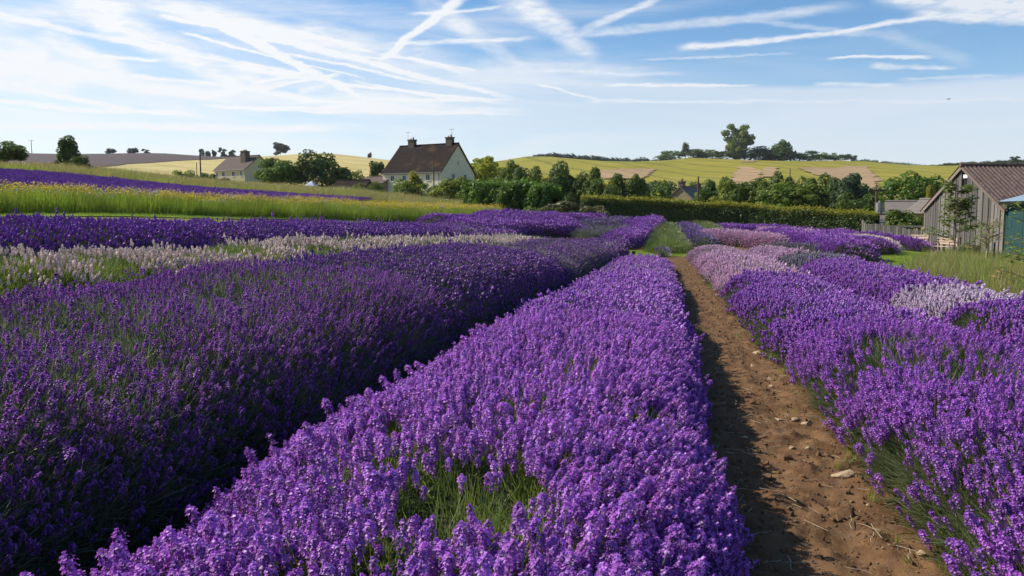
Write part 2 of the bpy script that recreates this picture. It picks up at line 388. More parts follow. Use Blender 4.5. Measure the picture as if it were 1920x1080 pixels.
# mown grass
M_LAWN = m_field('mown_grass', (.135, .205, .015), (.195, .25, .026), 0.5, (.16, .215, .018))
drape('lawn', [hit(x, y) for x, y in [(1590,530),(1700,545),(1990,600)]] + [spot(x, r) for x, r in [(2100,20),(2100,52),(1900,55)]] + [hit(x, y) for x, y in [(1740,468),(1670,462),(1640,464),(1560,478),(1500,500)]],
      1.5, .03, M_LAWN, 'bright mown lawn between the lavender and the weathered shed', 'lawn')
drape('grass_path', [hit(x, y) for x, y in [(-250,407.5),(100,407.6),(400,411),(700,414.5),(930,415),(1080,416)]] + [spot(x, r) for x, r in [(1080,58),(960,54),(940,49),(700,41),(500,36),(200,32),(-250,30)]],
      1.5, .03, M_LAWN, 'bright mown grass strip in front of the wildflowers', 'grass path')
drape('cross_path', [(-4.5, 33.5), (3.5, 33.5), (3.5, 36.5), (-4.5, 36.5)], 1.0, .05, M_LAWN, 'short bright grass strip crossing the end of the near rows', 'grass path')
# soil under the rows
M_SOIL = m_noise('dry_soil', (.092, .047, .022), (.205, .115, .054), 5.5, 0.95, 0.9, 9, (.15, .095, .055), 17.0, dist=0.03, amount=0.5, spec=0.1)
def soilz(X, Y):
    d = np.hypot(X, Y); a = np.clip(1.5 - d / 25, 0.15, 1)
    return (fbm(X * 1.3, Y * 1.3, 3, 3) - .5) * .05 * a + (fbm(X * 9, Y * 9, 5, 4) - .5) * .065 * a + (np.abs(fbm(X * 26, Y * 22, 9, 3) - .5)) * .045 * a + (fbm(X * 4, Y * 3.2, 13, 2) - .5) * .05 * a + .05
xs = np.concatenate([np.arange(-12.5, -2.9, .35), np.arange(-2.9, -.2, .12), np.arange(-.2, 1.7, .022), np.arange(1.7, 5.2, .2)])
ys = np.concatenate([np.arange(-1.2, 1.8, .15), np.arange(1.8, 7.0, .03), np.arange(7.0, 16, .08), np.arange(16, 33.6, .25)])
v, f = grid(xs, ys, 0, soilz)
def row_edge(Y): return 0
tag(link(bpy.data.objects.new('soil', np_mesh('soil', v, f, M_SOIL, smooth=True))), 'dry brown soil path and ground between the lavender rows', 'soil', None, 'structure')
v, f = grid(np.arange(-10, 6.1, .5), np.arange(36.4, 60.1, .6), .07, lambda X, Y: (fbm(X, Y, 3, 3) - .5) * .05)
tag(link(bpy.data.objects.new('soil', np_mesh('soil', v, f, M_SOIL, smooth=True))), 'brown soil under the far block of rows beyond the grass strip', 'soil', None, 'structure')

# ------------------------------------------------------------------ plants: prototypes and scattering
def scatter(name, pts, rot, scale, idx, protos, parent=None, label=None, cat=None, kind='stuff'):
    """one object whose points each carry a small plant piece (geometry nodes, instance on points)"""
    me = bpy.data.meshes.new(name); n = len(pts); me.vertices.add(n)
    me.vertices.foreach_set('co', np.asarray(pts, np.float32).ravel())
    for nm, ty, arr, ch in (('rot', 'FLOAT_VECTOR', rot, 'vector'), ('scl', 'FLOAT', scale, 'value'), ('idx', 'INT', idx, 'value')):
        a = me.attributes.new(nm, ty, 'POINT'); a.data.foreach_set(ch, np.asarray(arr, np.int32 if ty == 'INT' else np.float32).ravel())
    o = bpy.data.objects.new(name, me); link(o, parent); tag(o, label, cat, None, kind)
    md = o.modifiers.new('plants', 'NODES'); md.node_group = scatter_group(protos); return o
_SG = {}
def scatter_group(protos):
    key = protos.name
    if key in _SG: return _SG[key]
    g = bpy.data.node_groups.new('plants on points', 'GeometryNodeTree'); _SG[key] = g
    g.interface.new_socket('Geometry', in_out='INPUT', socket_type='NodeSocketGeometry')
    g.interface.new_socket('Geometry', in_out='OUTPUT', socket_type='NodeSocketGeometry')
    gi = g.nodes.new('NodeGroupInput'); go = g.nodes.new('NodeGroupOutput')
    iop = g.nodes.new('GeometryNodeInstanceOnPoints'); ci = g.nodes.new('GeometryNodeCollectionInfo')
    ci.inputs['Collection'].default_value = protos; ci.inputs['Separate Children'].default_value = True; ci.inputs['Reset Children'].default_value = True
    def na(nm, ty):
        q = g.nodes.new('GeometryNodeInputNamedAttribute'); q.data_type = ty; q.inputs['Name'].default_value = nm; return q.outputs[0]
    iop.inputs['Pick Instance'].default_value = True
    g.links.new(gi.outputs[0], iop.inputs['Points']); g.links.new(ci.outputs[0], iop.inputs['Instance'])
    g.links.new(na('idx', 'INT'), iop.inputs['Instance Index']); g.links.new(na('rot', 'FLOAT_VECTOR'), iop.inputs['Rotation'])
    g.links.new(na('scl', 'FLOAT'), iop.inputs['Scale']); g.links.new(iop.outputs[0], go.inputs[0])
    return g
def proto_set(name, meshes):
    col = bpy.data.collections.new(name)
    for i, me in enumerate(meshes):
        col.objects.link(bpy.data.objects.new('%s_%02d' % (name, i), me))
    return col
def dir_rot(d, r=rng):                   # euler that turns +Z to d
    d = d / np.linalg.norm(d, axis=1)[:, None]
    return np.stack([np.zeros(len(d)), np.arccos(np.clip(d[:, 2], -1, 1)), np.arctan2(d[:, 1], d[:, 0])], 1)

def blade(mb, p, d, ln, wd, bend, mi, rr, seg=2):
    """a narrow leaf or stalk: a bent strip"""
    d = Vector(d).normalized(); side = d.cross(Vector((rr.uniform(-1, 1), rr.uniform(-1, 1), rr.uniform(-.3, .3)))).normalized()
    p = Vector(p); vs = []
    for i in range(seg + 1):
        w = wd * (1 - (i / seg) ** 2 * 0.85) * .5
        vs += [p - side * w, p + side * w]
        d = (d + Vector((bend[0], bend[1], bend[2])) / seg).normalized(); p = p + d * ln / seg
    mb.add(vs, [(2 * i, 2 * i + 1, 2 * i + 3, 2 * i + 2) for i in range(seg)], mi)
def spray(rr): return (rr.uniform(-.3, .3), rr.uniform(-.3, .3), rr.uniform(-.3, .1))

def head_hi(seed, ln=.062, rad=.0125, whorls=7, fl=5, pet=.0075, stem=.24, loose=True, open_=1.0):
    """one flower spike: stalk, whorls of calyces, open florets; origin at the foot of the stalk"""
    rr = random.Random(seed); mb = MB(); mb.tube((0, 0, 0), (0, 0, stem), .0016, .0012, 3, 0, False)
    for k in range(2):
        a = rr.uniform(0, 6.28); z = stem * rr.uniform(.25, .7)
        for s in (0, math.pi):
            blade(mb, (0, 0, z), (math.cos(a + s), math.sin(a + s), 1.1), .045, .004, (0, 0, -.4), 0, rr)
    zs = [stem + ln * i / (whorls - 1) for i in range(whorls)]
    if loose: zs.insert(0, stem - ln * .45)
    for i, z in enumerate(zs):
        u = (z - stem) / ln; r0 = rad * (.75 + .5 * math.sin(max(0, min(1, u)) * math.pi) - .18 * max(0, u) ** 4); n = 7 if u > 0 else 5
        for k in range(n):
            a = 6.283 * k / n + rr.uniform(-.3, .3) + i * .5; up = .45 + .9 * max(u, 0) + rr.uniform(-.2, .2)
            d = Vector((math.cos(a), math.sin(a), up)).normalized(); q = Vector((0, 0, z + rr.uniform(-.002, .002)))
            s1 = d.orthogonal().normalized(); s2 = d.cross(s1); c = r0 * .82; w = .0024
            b = q + d * c * .25; tip = q + d * c
            vs = [b + s1 * w * .5, b - s1 * w * .25 + s2 * w * .43, b - s1 * w * .25 - s2 * w * .43, tip + s1 * w, tip - s1 * w * .5 + s2 * w * .87, tip - s1 * w * .5 - s2 * w * .87]
            mb.add(vs, [(0, 1, 4, 3), (1, 2, 5, 4), (2, 0, 3, 5), (3, 4, 5)], 1)
        for k in range(fl if u >= 0 else 3):
            if rr.random() > open_: continue
            a = rr.uniform(0, 6.283); up = .25 + .8 * max(u, 0) + rr.uniform(-.3, .3)
            d = Vector((math.cos(a), math.sin(a), up)).normalized(); q = Vector((0, 0, z)) + d * r0
            s1 = Vector((-math.sin(a), math.cos(a), 0)); s2 = s1.cross(d) * -1
            p = pet * rr.uniform(.75, 1.2)
            for sg in (1, -1):
                n1 = (s2 * sg + d * .45).normalized(); m = q + n1 * p
                mb.add([q - s1 * p * .3, q + s1 * p * .3, m + s1 * p * .55 + d * .001, m - s1 * p * .55 - d * .001], [(0, 1, 2, 3)], 2)
    return mb.mesh('flower_spike', [], False) if False else mb
def head_lo(seed, ln=.06, rad=.013, stem=.2, n=5, rings=5, mixp=.6):
    rr = random.Random(seed); mb = MB(); mb.tube((0, 0, 0), (0, 0, stem), .0022, .0018, 3, 0, False)
    prof = [.55, 1.0, .95, .8, .4][:rings]; vs = []; fs = []; 
    for i, q in enumerate(prof):
        for k in range(n):
            a = 6.283 * (k + .5 * (i % 2)) / n; r = rad * q * rr.uniform(.55, 1.5)
            vs.append((r * math.cos(a), r * math.sin(a), stem + ln * i / (len(prof) - 1) + rr.uniform(-.004, .004)))
    for i in range(len(prof) - 1):
        for k in range(n):
            a, b = i * n + k, i * n + (k + 1) % n; fs += [(a, b, b + n), (a, b + n, a + n)]
    fs.append(tuple((len(prof) - 1) * n + k for k in range(n)))
    for f in fs:                         # every facet its own island so that the tint varies
        mb.add([vs[i] for i in f], [tuple(range(len(f)))], 2 if rr.random() < mixp else 1)
    return mb
def tuft_far(seed, heads=16, rad=.2, stem=.14, ln=.06, hr=.016, leaves=14, mixp=.6):
    rr = random.Random(seed); mb = MB()
    for i in range(heads):
        a = rr.uniform(0, 6.283); r = rad * math.sqrt(rr.random()); q = Vector((r * math.cos(a), r * math.sin(a), -.04))
        d = Vector((math.cos(a) * r * 1.6, math.sin(a) * r * 1.6, 1)).normalized(); tp = q + d * stem * rr.uniform(.8, 1.25)
        blade(mb, q, d, stem, .005, (0, 0, 0), 0, rr, 1)
        s1 = d.orthogonal().normalized(); s2 = d.cross(s1); h = hr * rr.uniform(.7, 1.25); L = ln * rr.uniform(.7, 1.2)
        ring = [tp + d * L * .4 + (s1 * math.cos(k * 2.094 + i) + s2 * math.sin(k * 2.094 + i)) * h for k in range(3)]
        for k in range(3):
            for apex in (tp, tp + d * L): mb.add([ring[k], ring[(k + 1) % 3], apex], [(0, 1, 2)], 2 if rr.random() < mixp else 1)
    for i in range(leaves):
        a = rr.uniform(0, 6.283); r = rad * math.sqrt(rr.random())
        blade(mb, (r * math.cos(a), r * math.sin(a), -.05), (math.cos(a) * .6, math.sin(a) * .6, 1), .12, .008, (0, 0, 0), 0, rr, 1)
    return mb
def tuft_leaf(seed, n=34, ln=.13, wd=.0045, rad=.07, spreadk=.9):
    rr = random.Random(seed); mb = MB()
    for i in range(n):
        a = rr.uniform(0, 6.283); r = rad * math.sqrt(rr.random()); s = spreadk * rr.uniform(.3, 1)
        blade(mb, (r * math.cos(a), r * math.sin(a), 0), (math.cos(a) * s, math.sin(a) * s, 1), ln * rr.uniform(.6, 1.2), wd * rr.uniform(.7, 1.3),
              (rr.uniform(-.3, .3), rr.uniform(-.3, .3), -.15), 0, rr, 2)
    return mb

G_BRIGHT = m_leaf('lavender_stem_green', (.15, .22, .030), (.23, .29, .050), .5)
G_GREY = m_leaf('lavender_stem_grey', (.125, .155, .078), (.195, .22, .118), .42)
G_STALK = m_leaf('bare_stalk_green', (.085, .125, .022), (.16, .20, .04), .4)
G_MID = m_leaf('lavender_stem_olive', (.095, .125, .038), (.15, .175, .06), .4)
def variety(name, stemm, cal1, cal2, pet1, pet2, hue=.5, c3=None, p3=0, open_=1, hi=None, mixp=.6, far=None, nohead=False):
    cm = m_leaf(name + '_calyx', cal1, cal2, .25); pm = m_leaf(name + '_petal', pet1, pet2, .5, c3=c3, p3=p3)
    mats = [stemm, cm, pm]; d = {'name': name, 'leafm': stemm}
    h = dict(ln=.062, rad=.0125, fl=5, pet=.0075, stem=.24, whorls=7, loose=True); h.update(hi or {})
    def ms(mb): return mb.mesh('flower_spike', mats)
    d['hi_m'] = [ms(head_hi(50 + i, open_=open_ * q, **{**h, 'ln': h['ln'] * a, 'rad': h['rad'] * b})) for i, (q, a, b) in enumerate([(1, 1, 1), (.95, 1.15, .9), (.7, .85, 1.0), (.35, 1.0, .78), (.9, .75, 1.1), (.6, 1.2, .85), (1, .9, 1.15)])]
    d['hi'] = proto_set(name + '_near', d['hi_m'])
    d['lo'] = proto_set(name + '_mid', [ms(head_lo(70 + i, h['ln'] * 1.05, h['rad'] * 1.05, h['stem'] * .9, mixp=mixp)) for i in range(4)])
    fr = dict(heads=18, leaves=8, hr=.017, ln=.065); fr.update(far or {})
    d['far'] = proto_set(name + '_far', [ms(tuft_far(90 + i, mixp=mixp, **fr)) for i in range(4)])
    d['leaf'] = proto_set(name + '_leaf', [tuft_leaf(30 + i).mesh('leaf_tuft', mats) for i in range(3)])
    return d
V = {}
V['violet'] = variety('violet', G_BRIGHT, (.17, .07, .25), (.27, .14, .33), (.385, .094, .57), (.595, .21, .755), c3=(.71, .38, .82), p3=.12, hi=dict(ln=.041, rad=.0135, fl=8, pet=.0076, whorls=5), mixp=.72)
V['dark'] = variety('dark', G_GREY, (.075, .020, .135), (.13, .035, .21), (.23, .044, .37), (.42, .115, .58), hi=dict(ln=.029, rad=.0085, fl=4, pet=.0048, whorls=4, loose=False, stem=.22), mixp=.55)
V['deep'] = variety('deep', G_GREY, (.11, .028, .20), (.17, .05, .27), (.30, .065, .48), (.46, .14, .68), hi=dict(ln=.05, rad=.011, fl=5, pet=.006, whorls=6), mixp=.6)
V['royal'] = variety('royal', G_MID, (.14, .05, .24), (.22, .09, .31), (.34, .08, .54), (.525, .163, .71), hi=dict(ln=.042, rad=.0125, fl=7, pet=.0070, whorls=5), mixp=.66)
V['white'] = variety('white', G_BRIGHT, (.42, .35, .32), (.55, .46, .42), (.80, .64, .58), (.90, .77, .69), hi=dict(ln=.05, rad=.011, fl=4, pet=.006), mixp=.6)
V['lilac'] = variety('lilac', G_MID, (.34, .24, .40), (.44, .33, .48), (.68, .52, .64), (.82, .68, .76), hi=dict(ln=.045, rad=.012, fl=5, pet=.007), mixp=.6)
V['pink'] = variety('pink', G_MID, (.46, .28, .40), (.55, .36, .48), (.66, .40, .60), (.80, .54, .70), hi=dict(ln=.055, rad=.012, fl=5, pet=.007), mixp=.6)
V['green'] = variety('green', G_BRIGHT, (.16, .21, .05), (.22, .27, .07), (.18, .22, .06), (.24, .28, .09), far=dict(heads=5, leaves=34, hr=.010), hi=dict(fl=1))
V['sage'] = variety('sage', G_GREY, (.16, .17, .14), (.22, .22, .18), (.22, .18, .28), (.26, .21, .34), far=dict(heads=9, leaves=26, hr=.011), hi=dict(fl=1))
V['mauve'] = variety('mauve', G_GREY, (.14, .10, .22), (.20, .14, .28), (.22, .12, .36), (.30, .17, .44), far=dict(heads=12, leaves=20, hr=.014), hi=dict(fl=2))
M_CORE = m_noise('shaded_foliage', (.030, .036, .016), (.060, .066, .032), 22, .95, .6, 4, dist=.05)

def stalk_tuft(seed):
    rr = random.Random(seed); mb = MB()
    for i in range(9):
        a = rr.uniform(0, 6.28); q = Vector((math.cos(a), math.sin(a), 0)) * rr.uniform(0, .05)
        blade(mb, q, (rr.uniform(-.2, .2), rr.uniform(-.2, .2), 1), rr.uniform(.12, .24), .0048, (rr.uniform(-.2, .2), rr.uniform(-.2, .2), 0), 0, rr, 2)
    return mb.mesh('stalks', [G_STALK])
STALK = proto_set('stalks', [stalk_tuft(i) for i in range(3)])
def polyline(pts):                       # dense centreline with cumulative length
    P = np.array([p[:2] for p in pts], float); s = np.r_[0, np.cumsum(np.hypot(*np.diff(P, axis=0).T))]
    return P, s
def superpt(th, hw, h, e=(.75, .8)):
    c, s = np.cos(th), np.sin(th)
    return hw * np.sign(c) * np.abs(c) ** e[0], h * np.abs(s) ** e[1]
def view_ok(x, y, margin=7.0):           # keep what the picture, or a step to its side, can see
    a = np.degrees(np.arctan2(x, y)) + math.degrees(YAW); r = np.hypot(x, y)
    return (np.abs(a) < 32.7 + margin + 40 / np.maximum(r, 1)) & (y > .2) | (r < 1.2)

def lavender_row(label, pts, hw, h, seg, dens, group, seed, gap_noise=.12, holes=(), spikes=0, bush=.75, stemtilt=.55, leafd=45, cat='lavender row', body_label=None, scale=1.0, stalks=0, und=1.0, sq=(.75, .8), skirt=0, topb=False, leaflean=.9):
    """pts: centreline in the world; hw, h: (near, far); seg: [(t_end, variety)]; dens: spikes per square metre close to the camera"""
    r = np.random.default_rng(seed); P, S = polyline(pts); L = S[-1]
    hwf = lambda s: hw[0] + (hw[1] - hw[0]) * s / L
    def hf(s): return np.interp(s / L, np.linspace(0, 1, len(h)), h)
    def frame(s):
        x = np.interp(s, S, P[:, 0]); y = np.interp(s, S, P[:, 1]); e = .4
        tx = np.interp(np.clip(s + e, 0, L), S, P[:, 0]) - np.interp(np.clip(s - e, 0, L), S, P[:, 0])
        ty = np.interp(np.clip(s + e, 0, L), S, P[:, 1]) - np.interp(np.clip(s - e, 0, L), S, P[:, 1])
        q = np.hypot(tx, ty); return x, y, tx / q, ty / q
    def taper(s):
        u = np.minimum(s, L - s) / 0.7; u = np.clip(u, 0, 1); return np.sqrt(np.clip(1 - (1 - u) ** 2, 0, 1))
    def surf(s, th, k=1.0):
        x, y, tx, ty = frame(s); tp = taper(s)
        b = fbm(s / bush + seed * 7.1, np.sin(th) * 1.2 + seed, seed, 3) - .5
        big = vnoise(s / 2.3 + seed, 0 * s, seed + 5) - .5
        W = hwf(s) * (.35 + .65 * tp) * (1 + (.28 * b + .16 * big) * und); H = hf(s) * (.25 + .75 * tp) * (1 + (.36 * b + .22 * big) * und)
        l, z = superpt(th, W * k, H * k, sq)
        px = x + ty * l; py = y - tx * l
        return px, py, z, l, W, H
    # body
    ns = max(8, int(L / (.16 if L < 14 else .3))); nt = 15
    ss = np.linspace(0, L, ns); th = np.linspace(0, math.pi, nt)
    A, B = np.meshgrid(ss, th, indexing='ij'); px, py, z, _, _, _ = surf(A.ravel(), B.ravel(), .80)
    zz = gz(px, py) + z - .03
    i = np.arange(ns * nt).reshape(ns, nt)
    f = np.stack([i[:-1, :-1], i[:-1, 1:], i[1:, 1:], i[1:, :-1]], -1).reshape(-1, 4)
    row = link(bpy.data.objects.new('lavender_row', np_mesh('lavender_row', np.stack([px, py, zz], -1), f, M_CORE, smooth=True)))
    tag(row, label, cat, group)
    # candidate points, thinned with distance
    area = L * (hw[0] + hw[1]) * 1.45
    n = int(area * dens * 1.25); s = r.uniform(0, L, n); th = np.arccos(r.uniform(-1, 1, n) * .5 + r.uniform(-1, 1, n) * .5) if False else r.uniform(.02, math.pi - .02, n)
    px, py, z, l, W, H = surf(s, th, .80)
    d = np.hypot(px, py)
    keep = view_ok(px, py)
    cover = fbm(px * 1.7, py * 1.7, seed + 11, 4)
    flank = np.abs(l / W)
    u = r.random(n)
    pr = np.clip((cover - gap_noise) * 5.0, .05, 1) * np.clip(1.45 - 1.0 * flank ** 3, .15, 1)
    if topb: pr = pr * (.55 + .75 * np.clip(z / H, 0, 1) ** 2)
    if skirt: pr = pr * np.where(d < 16, np.clip((z / H - .15) / .45 + (cover - .5) * 1.2, 1 - skirt, 1), 1)
    hole = np.zeros(n, bool)
    for (hx, hy, ra, rb) in holes: hole |= ((px - hx) / ra) ** 2 + ((py - hy) / rb) ** 2 + (fbm(px * 7, py * 7, 2, 3) - .5) * 1.3 < 1
    pr = np.where(hole, pr * .07, pr)
    lod = np.where(d < 7.5, 0, np.where(d < 26, 1, 2))
    pr = np.where(lod == 1, pr * np.clip(1.15 - (d - 7.5) / 45, .55, 1), pr); pr = np.where(lod == 2, np.minimum(pr, 1) * .075, pr)
    m = keep & (u < pr); px, py, z, l, W, H, s, th, d, lod = (q[m] for q in (px, py, z, l, W, H, s, th, d, lod))
    x0, y0, tx, ty = frame(s); nx, ny, nz = ty * np.cos(th), -tx * np.cos(th), np.sin(th)
    k = len(px); D = np.stack([nx * stemtilt + r.normal(0, .14, k), ny * stemtilt + r.normal(0, .14, k), nz * .45 + .75], 1)
    pos = np.stack([px, py, gz(px, py) + z - .10], 1)
    sc = scale * r.uniform(.78, 1.18, k) * np.where(lod == 1, 1 + (d - 7.5) / 60, 1) * np.where(lod == 2, 1.0 + np.clip((d - 26) / 80, 0, .5), 1)
    sc = np.where(r.random(k) < .03, sc * 1.28, sc)
    rot = dir_rot(D); vi = np.zeros(k, int)
    jit = s / L + (fbm(px * .9, py * .9, 77, 3) - .5) * 2.2 / L
    for q, (te, _) in enumerate(seg[:-1]): vi = np.where(jit > te, q + 1, vi)
    for q, (_, vn) in enumerate(seg):
        v = V[vn]
        for lv, key in ((0, 'hi'), (1, 'lo'), (2, 'far')):
            mm = np.nonzero((vi == q) & (lod == lv))[0]
            if len(mm) == 0: continue
            ns_ = len(v[key].objects)
            idx = r.integers(0, ns_, len(mm))
            if lv == 0 and spikes:      # the spikes that show largest are parts of their own
                pz = pos[mm]; rel = pz + np.array([0, 0, .2]) - np.array([0, 0, EYE])
                fw = rel @ FW; ok = (fw > .3) & (np.abs(rel @ RT / fw) < .66) & (np.abs(rel @ UP / fw) < .375)
                order = np.argsort(np.where(ok, fw, 99))[:spikes]
                for j in order:
                    o = bpy.data.objects.new('flower_spike', v['hi_m'][idx[j]]); o.location = pos[mm[j]]; o.rotation_euler = rot[mm[j]]; o.scale = (sc[mm[j]],) * 3
                    link(o, row)
                rest = np.setdiff1d(np.arange(len(mm)), order); mm, idx = mm[rest], idx[rest]
            if len(mm) == 0: continue
            dz = pos[mm].copy()
            if lv == 2: dz[:, 2] += .10
            scatter('flower_spikes', dz, rot[mm], sc[mm], idx, v[key], row)
    if stalks:
        ns2 = int(area * stalks); s = r.uniform(0, L, ns2); th = r.uniform(.3, math.pi - .3, ns2); px, py, z, l, W, H = surf(s, th, .80); d = np.hypot(px, py)
        hole = np.zeros(ns2, bool)
        for (hx, hy, ra, rb) in holes: hole |= ((px - hx) / ra) ** 2 + ((py - hy) / rb) ** 2 < 1.3
        m = view_ok(px, py) & (d < 14) & (hole | (r.random(ns2) < .12)); k = int(m.sum())
        scatter('bare_stalks', np.stack([px, py, gz(px, py) + z - .08], 1)[m], np.stack([r.normal(0, .14, k), r.normal(0, .14, k), r.uniform(0, 6.28, k)], 1), r.uniform(.75, 1.15, k), r.integers(0, 3, k), STALK, row)
    # leafy shoots on the flanks and under the flowers
    n = int(area * leafd); s = r.uniform(0, L, n); th = r.uniform(.0, math.pi, n)
    px, py, z, l, W, H = surf(s, th, .80); d = np.hypot(px, py); m = view_ok(px, py) & (r.random(n) < np.where(d < 12, 1, np.where(d < 30, .5, .18)))
    px, py, z, s, th, d = (q[m] for q in (px, py, z, s, th, d)); x0, y0, tx, ty = frame(s); k = len(px)
    D = np.stack([ty * np.cos(th) * leaflean + r.normal(0, .25, k), -tx * np.cos(th) * leaflean + r.normal(0, .25, k), np.sin(th) * .5 + .5], 1)
    jit = s / L; vi = np.zeros(k, int)
    for q, (te, _) in enumerate(seg[:-1]): vi = np.where(jit > te, q + 1, vi)
    for q, (_, vn) in enumerate(seg):
        mm = vi == q
        if mm.any():
            scatter('leaf_shoots', np.stack([px, py, gz(px, py) + z - .03], 1)[mm], dir_rot(D)[mm], (r.uniform(.8, 1.4, k) * np.where(d > 15, 1.5, 1))[mm], r.integers(0, 3, k)[mm], V[vn]['leaf'], row)
    return row

NEAR = 'long lavender rows running from the camera to the grass strip'
hx, hy = hit(850, 960)[:2]
hp = at(850, 880, 2.55)
lavender_row('broad bright violet lavender row in the middle foreground with a green gap in its flowers', [(-.78, -.3), (-.80, 8), (-.84, 16), (-.98, 25.5)], (1.14, .82), (.56, .34), [(1, 'violet')], 860, NEAR, 1,
             .16, holes=((hp[0] + .0, hp[1] + .10, .25, .33), (hp[0] + .5, hp[1] + 1.6, .15, .3), (hp[0] + .1, hp[1] + 2.4, .12, .3)), spikes=300, leafd=60, stalks=90, scale=.88, und=.8)
lavender_row('tall dark purple lavender row with grey stems left of the middle row', [(-3.22, -.3), (-3.15, 6), (-3.02, 16), (-2.80, 32.5)], (1.42, 1.0), (.82, .98, .92, .78, .66), [(.97, 'dark')], 580, NEAR, 2,
             .10, spikes=260, leafd=115, stemtilt=.48, und=.45, sq=(.62, .62), topb=True, leaflean=.45)
lavender_row('low white flowered lavender row behind the tall dark row', [(-6.0, .5), (-5.85, 7), (-5.5, 16), (-4.75, 30)], (.85, .75), (.62, .50), [(1, 'white')], 330, NEAR, 3, .37, spikes=60, leafd=110)
lavender_row('deep purple lavender row between the white row and the mown strip', [(-8.5, .5), (-8.3, 8), (-8.1, 18), (-7.2, 33)], (.95, .85), (.50, .46), [(1, 'deep')], 330, NEAR, 4, .14, spikes=0, leafd=50)
lavender_row('violet lavender row right of the soil path turning pale pink at its far half', [(1.91, -.3), (1.91, 5), (1.82, 12), (1.7, 22), (1.45, 32.5)], (.98, .95), (.58, .52), [(.47, 'royal'), (1, 'pink')], 680, NEAR, 5,
             .30, spikes=240, leafd=80, stalks=80, scale=.88, und=.7, skirt=.85)
lavender_row('outer right lavender row with a whitish stretch beside the lawn', [(4.35, 1.2), (4.3, 8), (4.15, 16), (3.8, 24), (3.5, 32.5)], (.95, .95), (.62, .52), [(.32, 'royal'), (.40, 'lilac'), (.64, 'royal'), (.75, 'sage'), (1, 'pink')], 420, NEAR, 6,
             .22, spikes=60, leafd=70, und=.7)

# ------------------------------------------------------------------ far block of lavender rows
FARG = 'far lavender rows beyond the grass strip'
def far_row(label, px, hw, h, vn, seed, dens=60, k0=None):
    pts = [hit(x, y) for x, y in px]
    if pts[0][1] > pts[-1][1]: pts = pts[::-1]
    return lavender_row(label, pts, hw, h, [(1, vn)], dens * 6, FARG, seed, .05, leafd=30, scale=1.1)
far_row('violet mound row ending in two humps at the far end of the dark row', [(1150, 468), (1190, 452), (1224, 437)], (.8, .8), (.62, .6), 'royal', 11)
far_row('small violet hump just before the clipped hedge', [(1186, 440), (1212, 431)], (.8, .7), (.75, .7), 'royal', 12)
far_row('last violet hump right against the dark hedge base', [(1212, 440), (1226, 431)], (.8, .7), (.85, .8), 'royal', 28)
far_row('wide green unflowered lavender row beyond the grass strip', [(1253, 478), (1250, 455), (1245, 433)], (1.05, .9), (.62, .5), 'green', 13)
far_row('grey mauve unflowered row right of the wide green one', [(1318, 466), (1300, 450), (1282, 436)], (.75, .7), (.5, .5), 'mauve', 14)
far_row('short bright green row near the hedge above the pink flowers', [(1335, 446), (1310, 434)], (1.0, .9), (.6, .55), 'green', 15)
far_row('flat sage green row left of the violet mound row', [(1092, 452), (1190, 443)], (.85, .8), (.5, .5), 'sage', 16)
far_row('greyish row in front of the brown bramble', [(1090, 440), (1180, 431)], (.8, .8), (.7, .7), 'mauve', 17)
far_row('violet row ending in front of the bare soil on the left of the far block', [(850, 446), (960, 441), (1080, 441)], (.85, .85), (.65, .65), 'royal', 18)
far_row('violet row second from the bramble on the left of the far block', [(800, 432), (960, 431), (1065, 431)], (.85, .85), (.65, .65), 'royal', 19)
far_row('thin violet row nearest the laurel hedge', [(900, 423), (1040, 424), (1130, 424)], (.8, .8), (.7, .7), 'royal', 20)
far_row('long violet band along the foot of the clipped hedge and the fence', [(1345, 441), (1480, 447), (1600, 458), (1735, 474)], (.8, .8), (.65, .6), 'royal', 21)
far_row('pale pink band just before the long violet band', [(1420, 447), (1480, 450), (1560, 458)], (.8, .8), (.6, .6), 'pink', 22)
far_row('purple row ending in a large round mound at the lawn', [(1440, 462), (1530, 476), (1600, 494)], (1.15, 1.25), (.75, .95), 'royal', 23, 70)
far_row('purple row ending in a mound behind the large round one', [(1450, 455), (1550, 464), (1642, 480)], (1.05, 1.1), (.7, .8), 'royal', 24)
far_row('short whitish green row end by the lawn edge', [(1590, 465), (1662, 476)], (.9, .8), (.65, .6), 'white', 25)
far_row('broad pale pink row leading to the right from the pink half', [(1320, 455), (1400, 464), (1490, 474)], (1.1, 1.1), (.7, .65), 'pink', 26)
far_row('sage green mound between the pink rows and the purple mound', [(1440, 480), (1500, 484), (1545, 490)], (.9, .9), (.6, .55), 'sage', 27)
small = spot(1240, 33.2)
lavender_row('single small grey lavender plant at the end of the middle row', [(small[0], small[1] - .35), (small[0], small[1] + .35)], (.30, .30), (.45, .45), [(1, 'mauve')], 300, FARG, 31, cat='lavender plant')

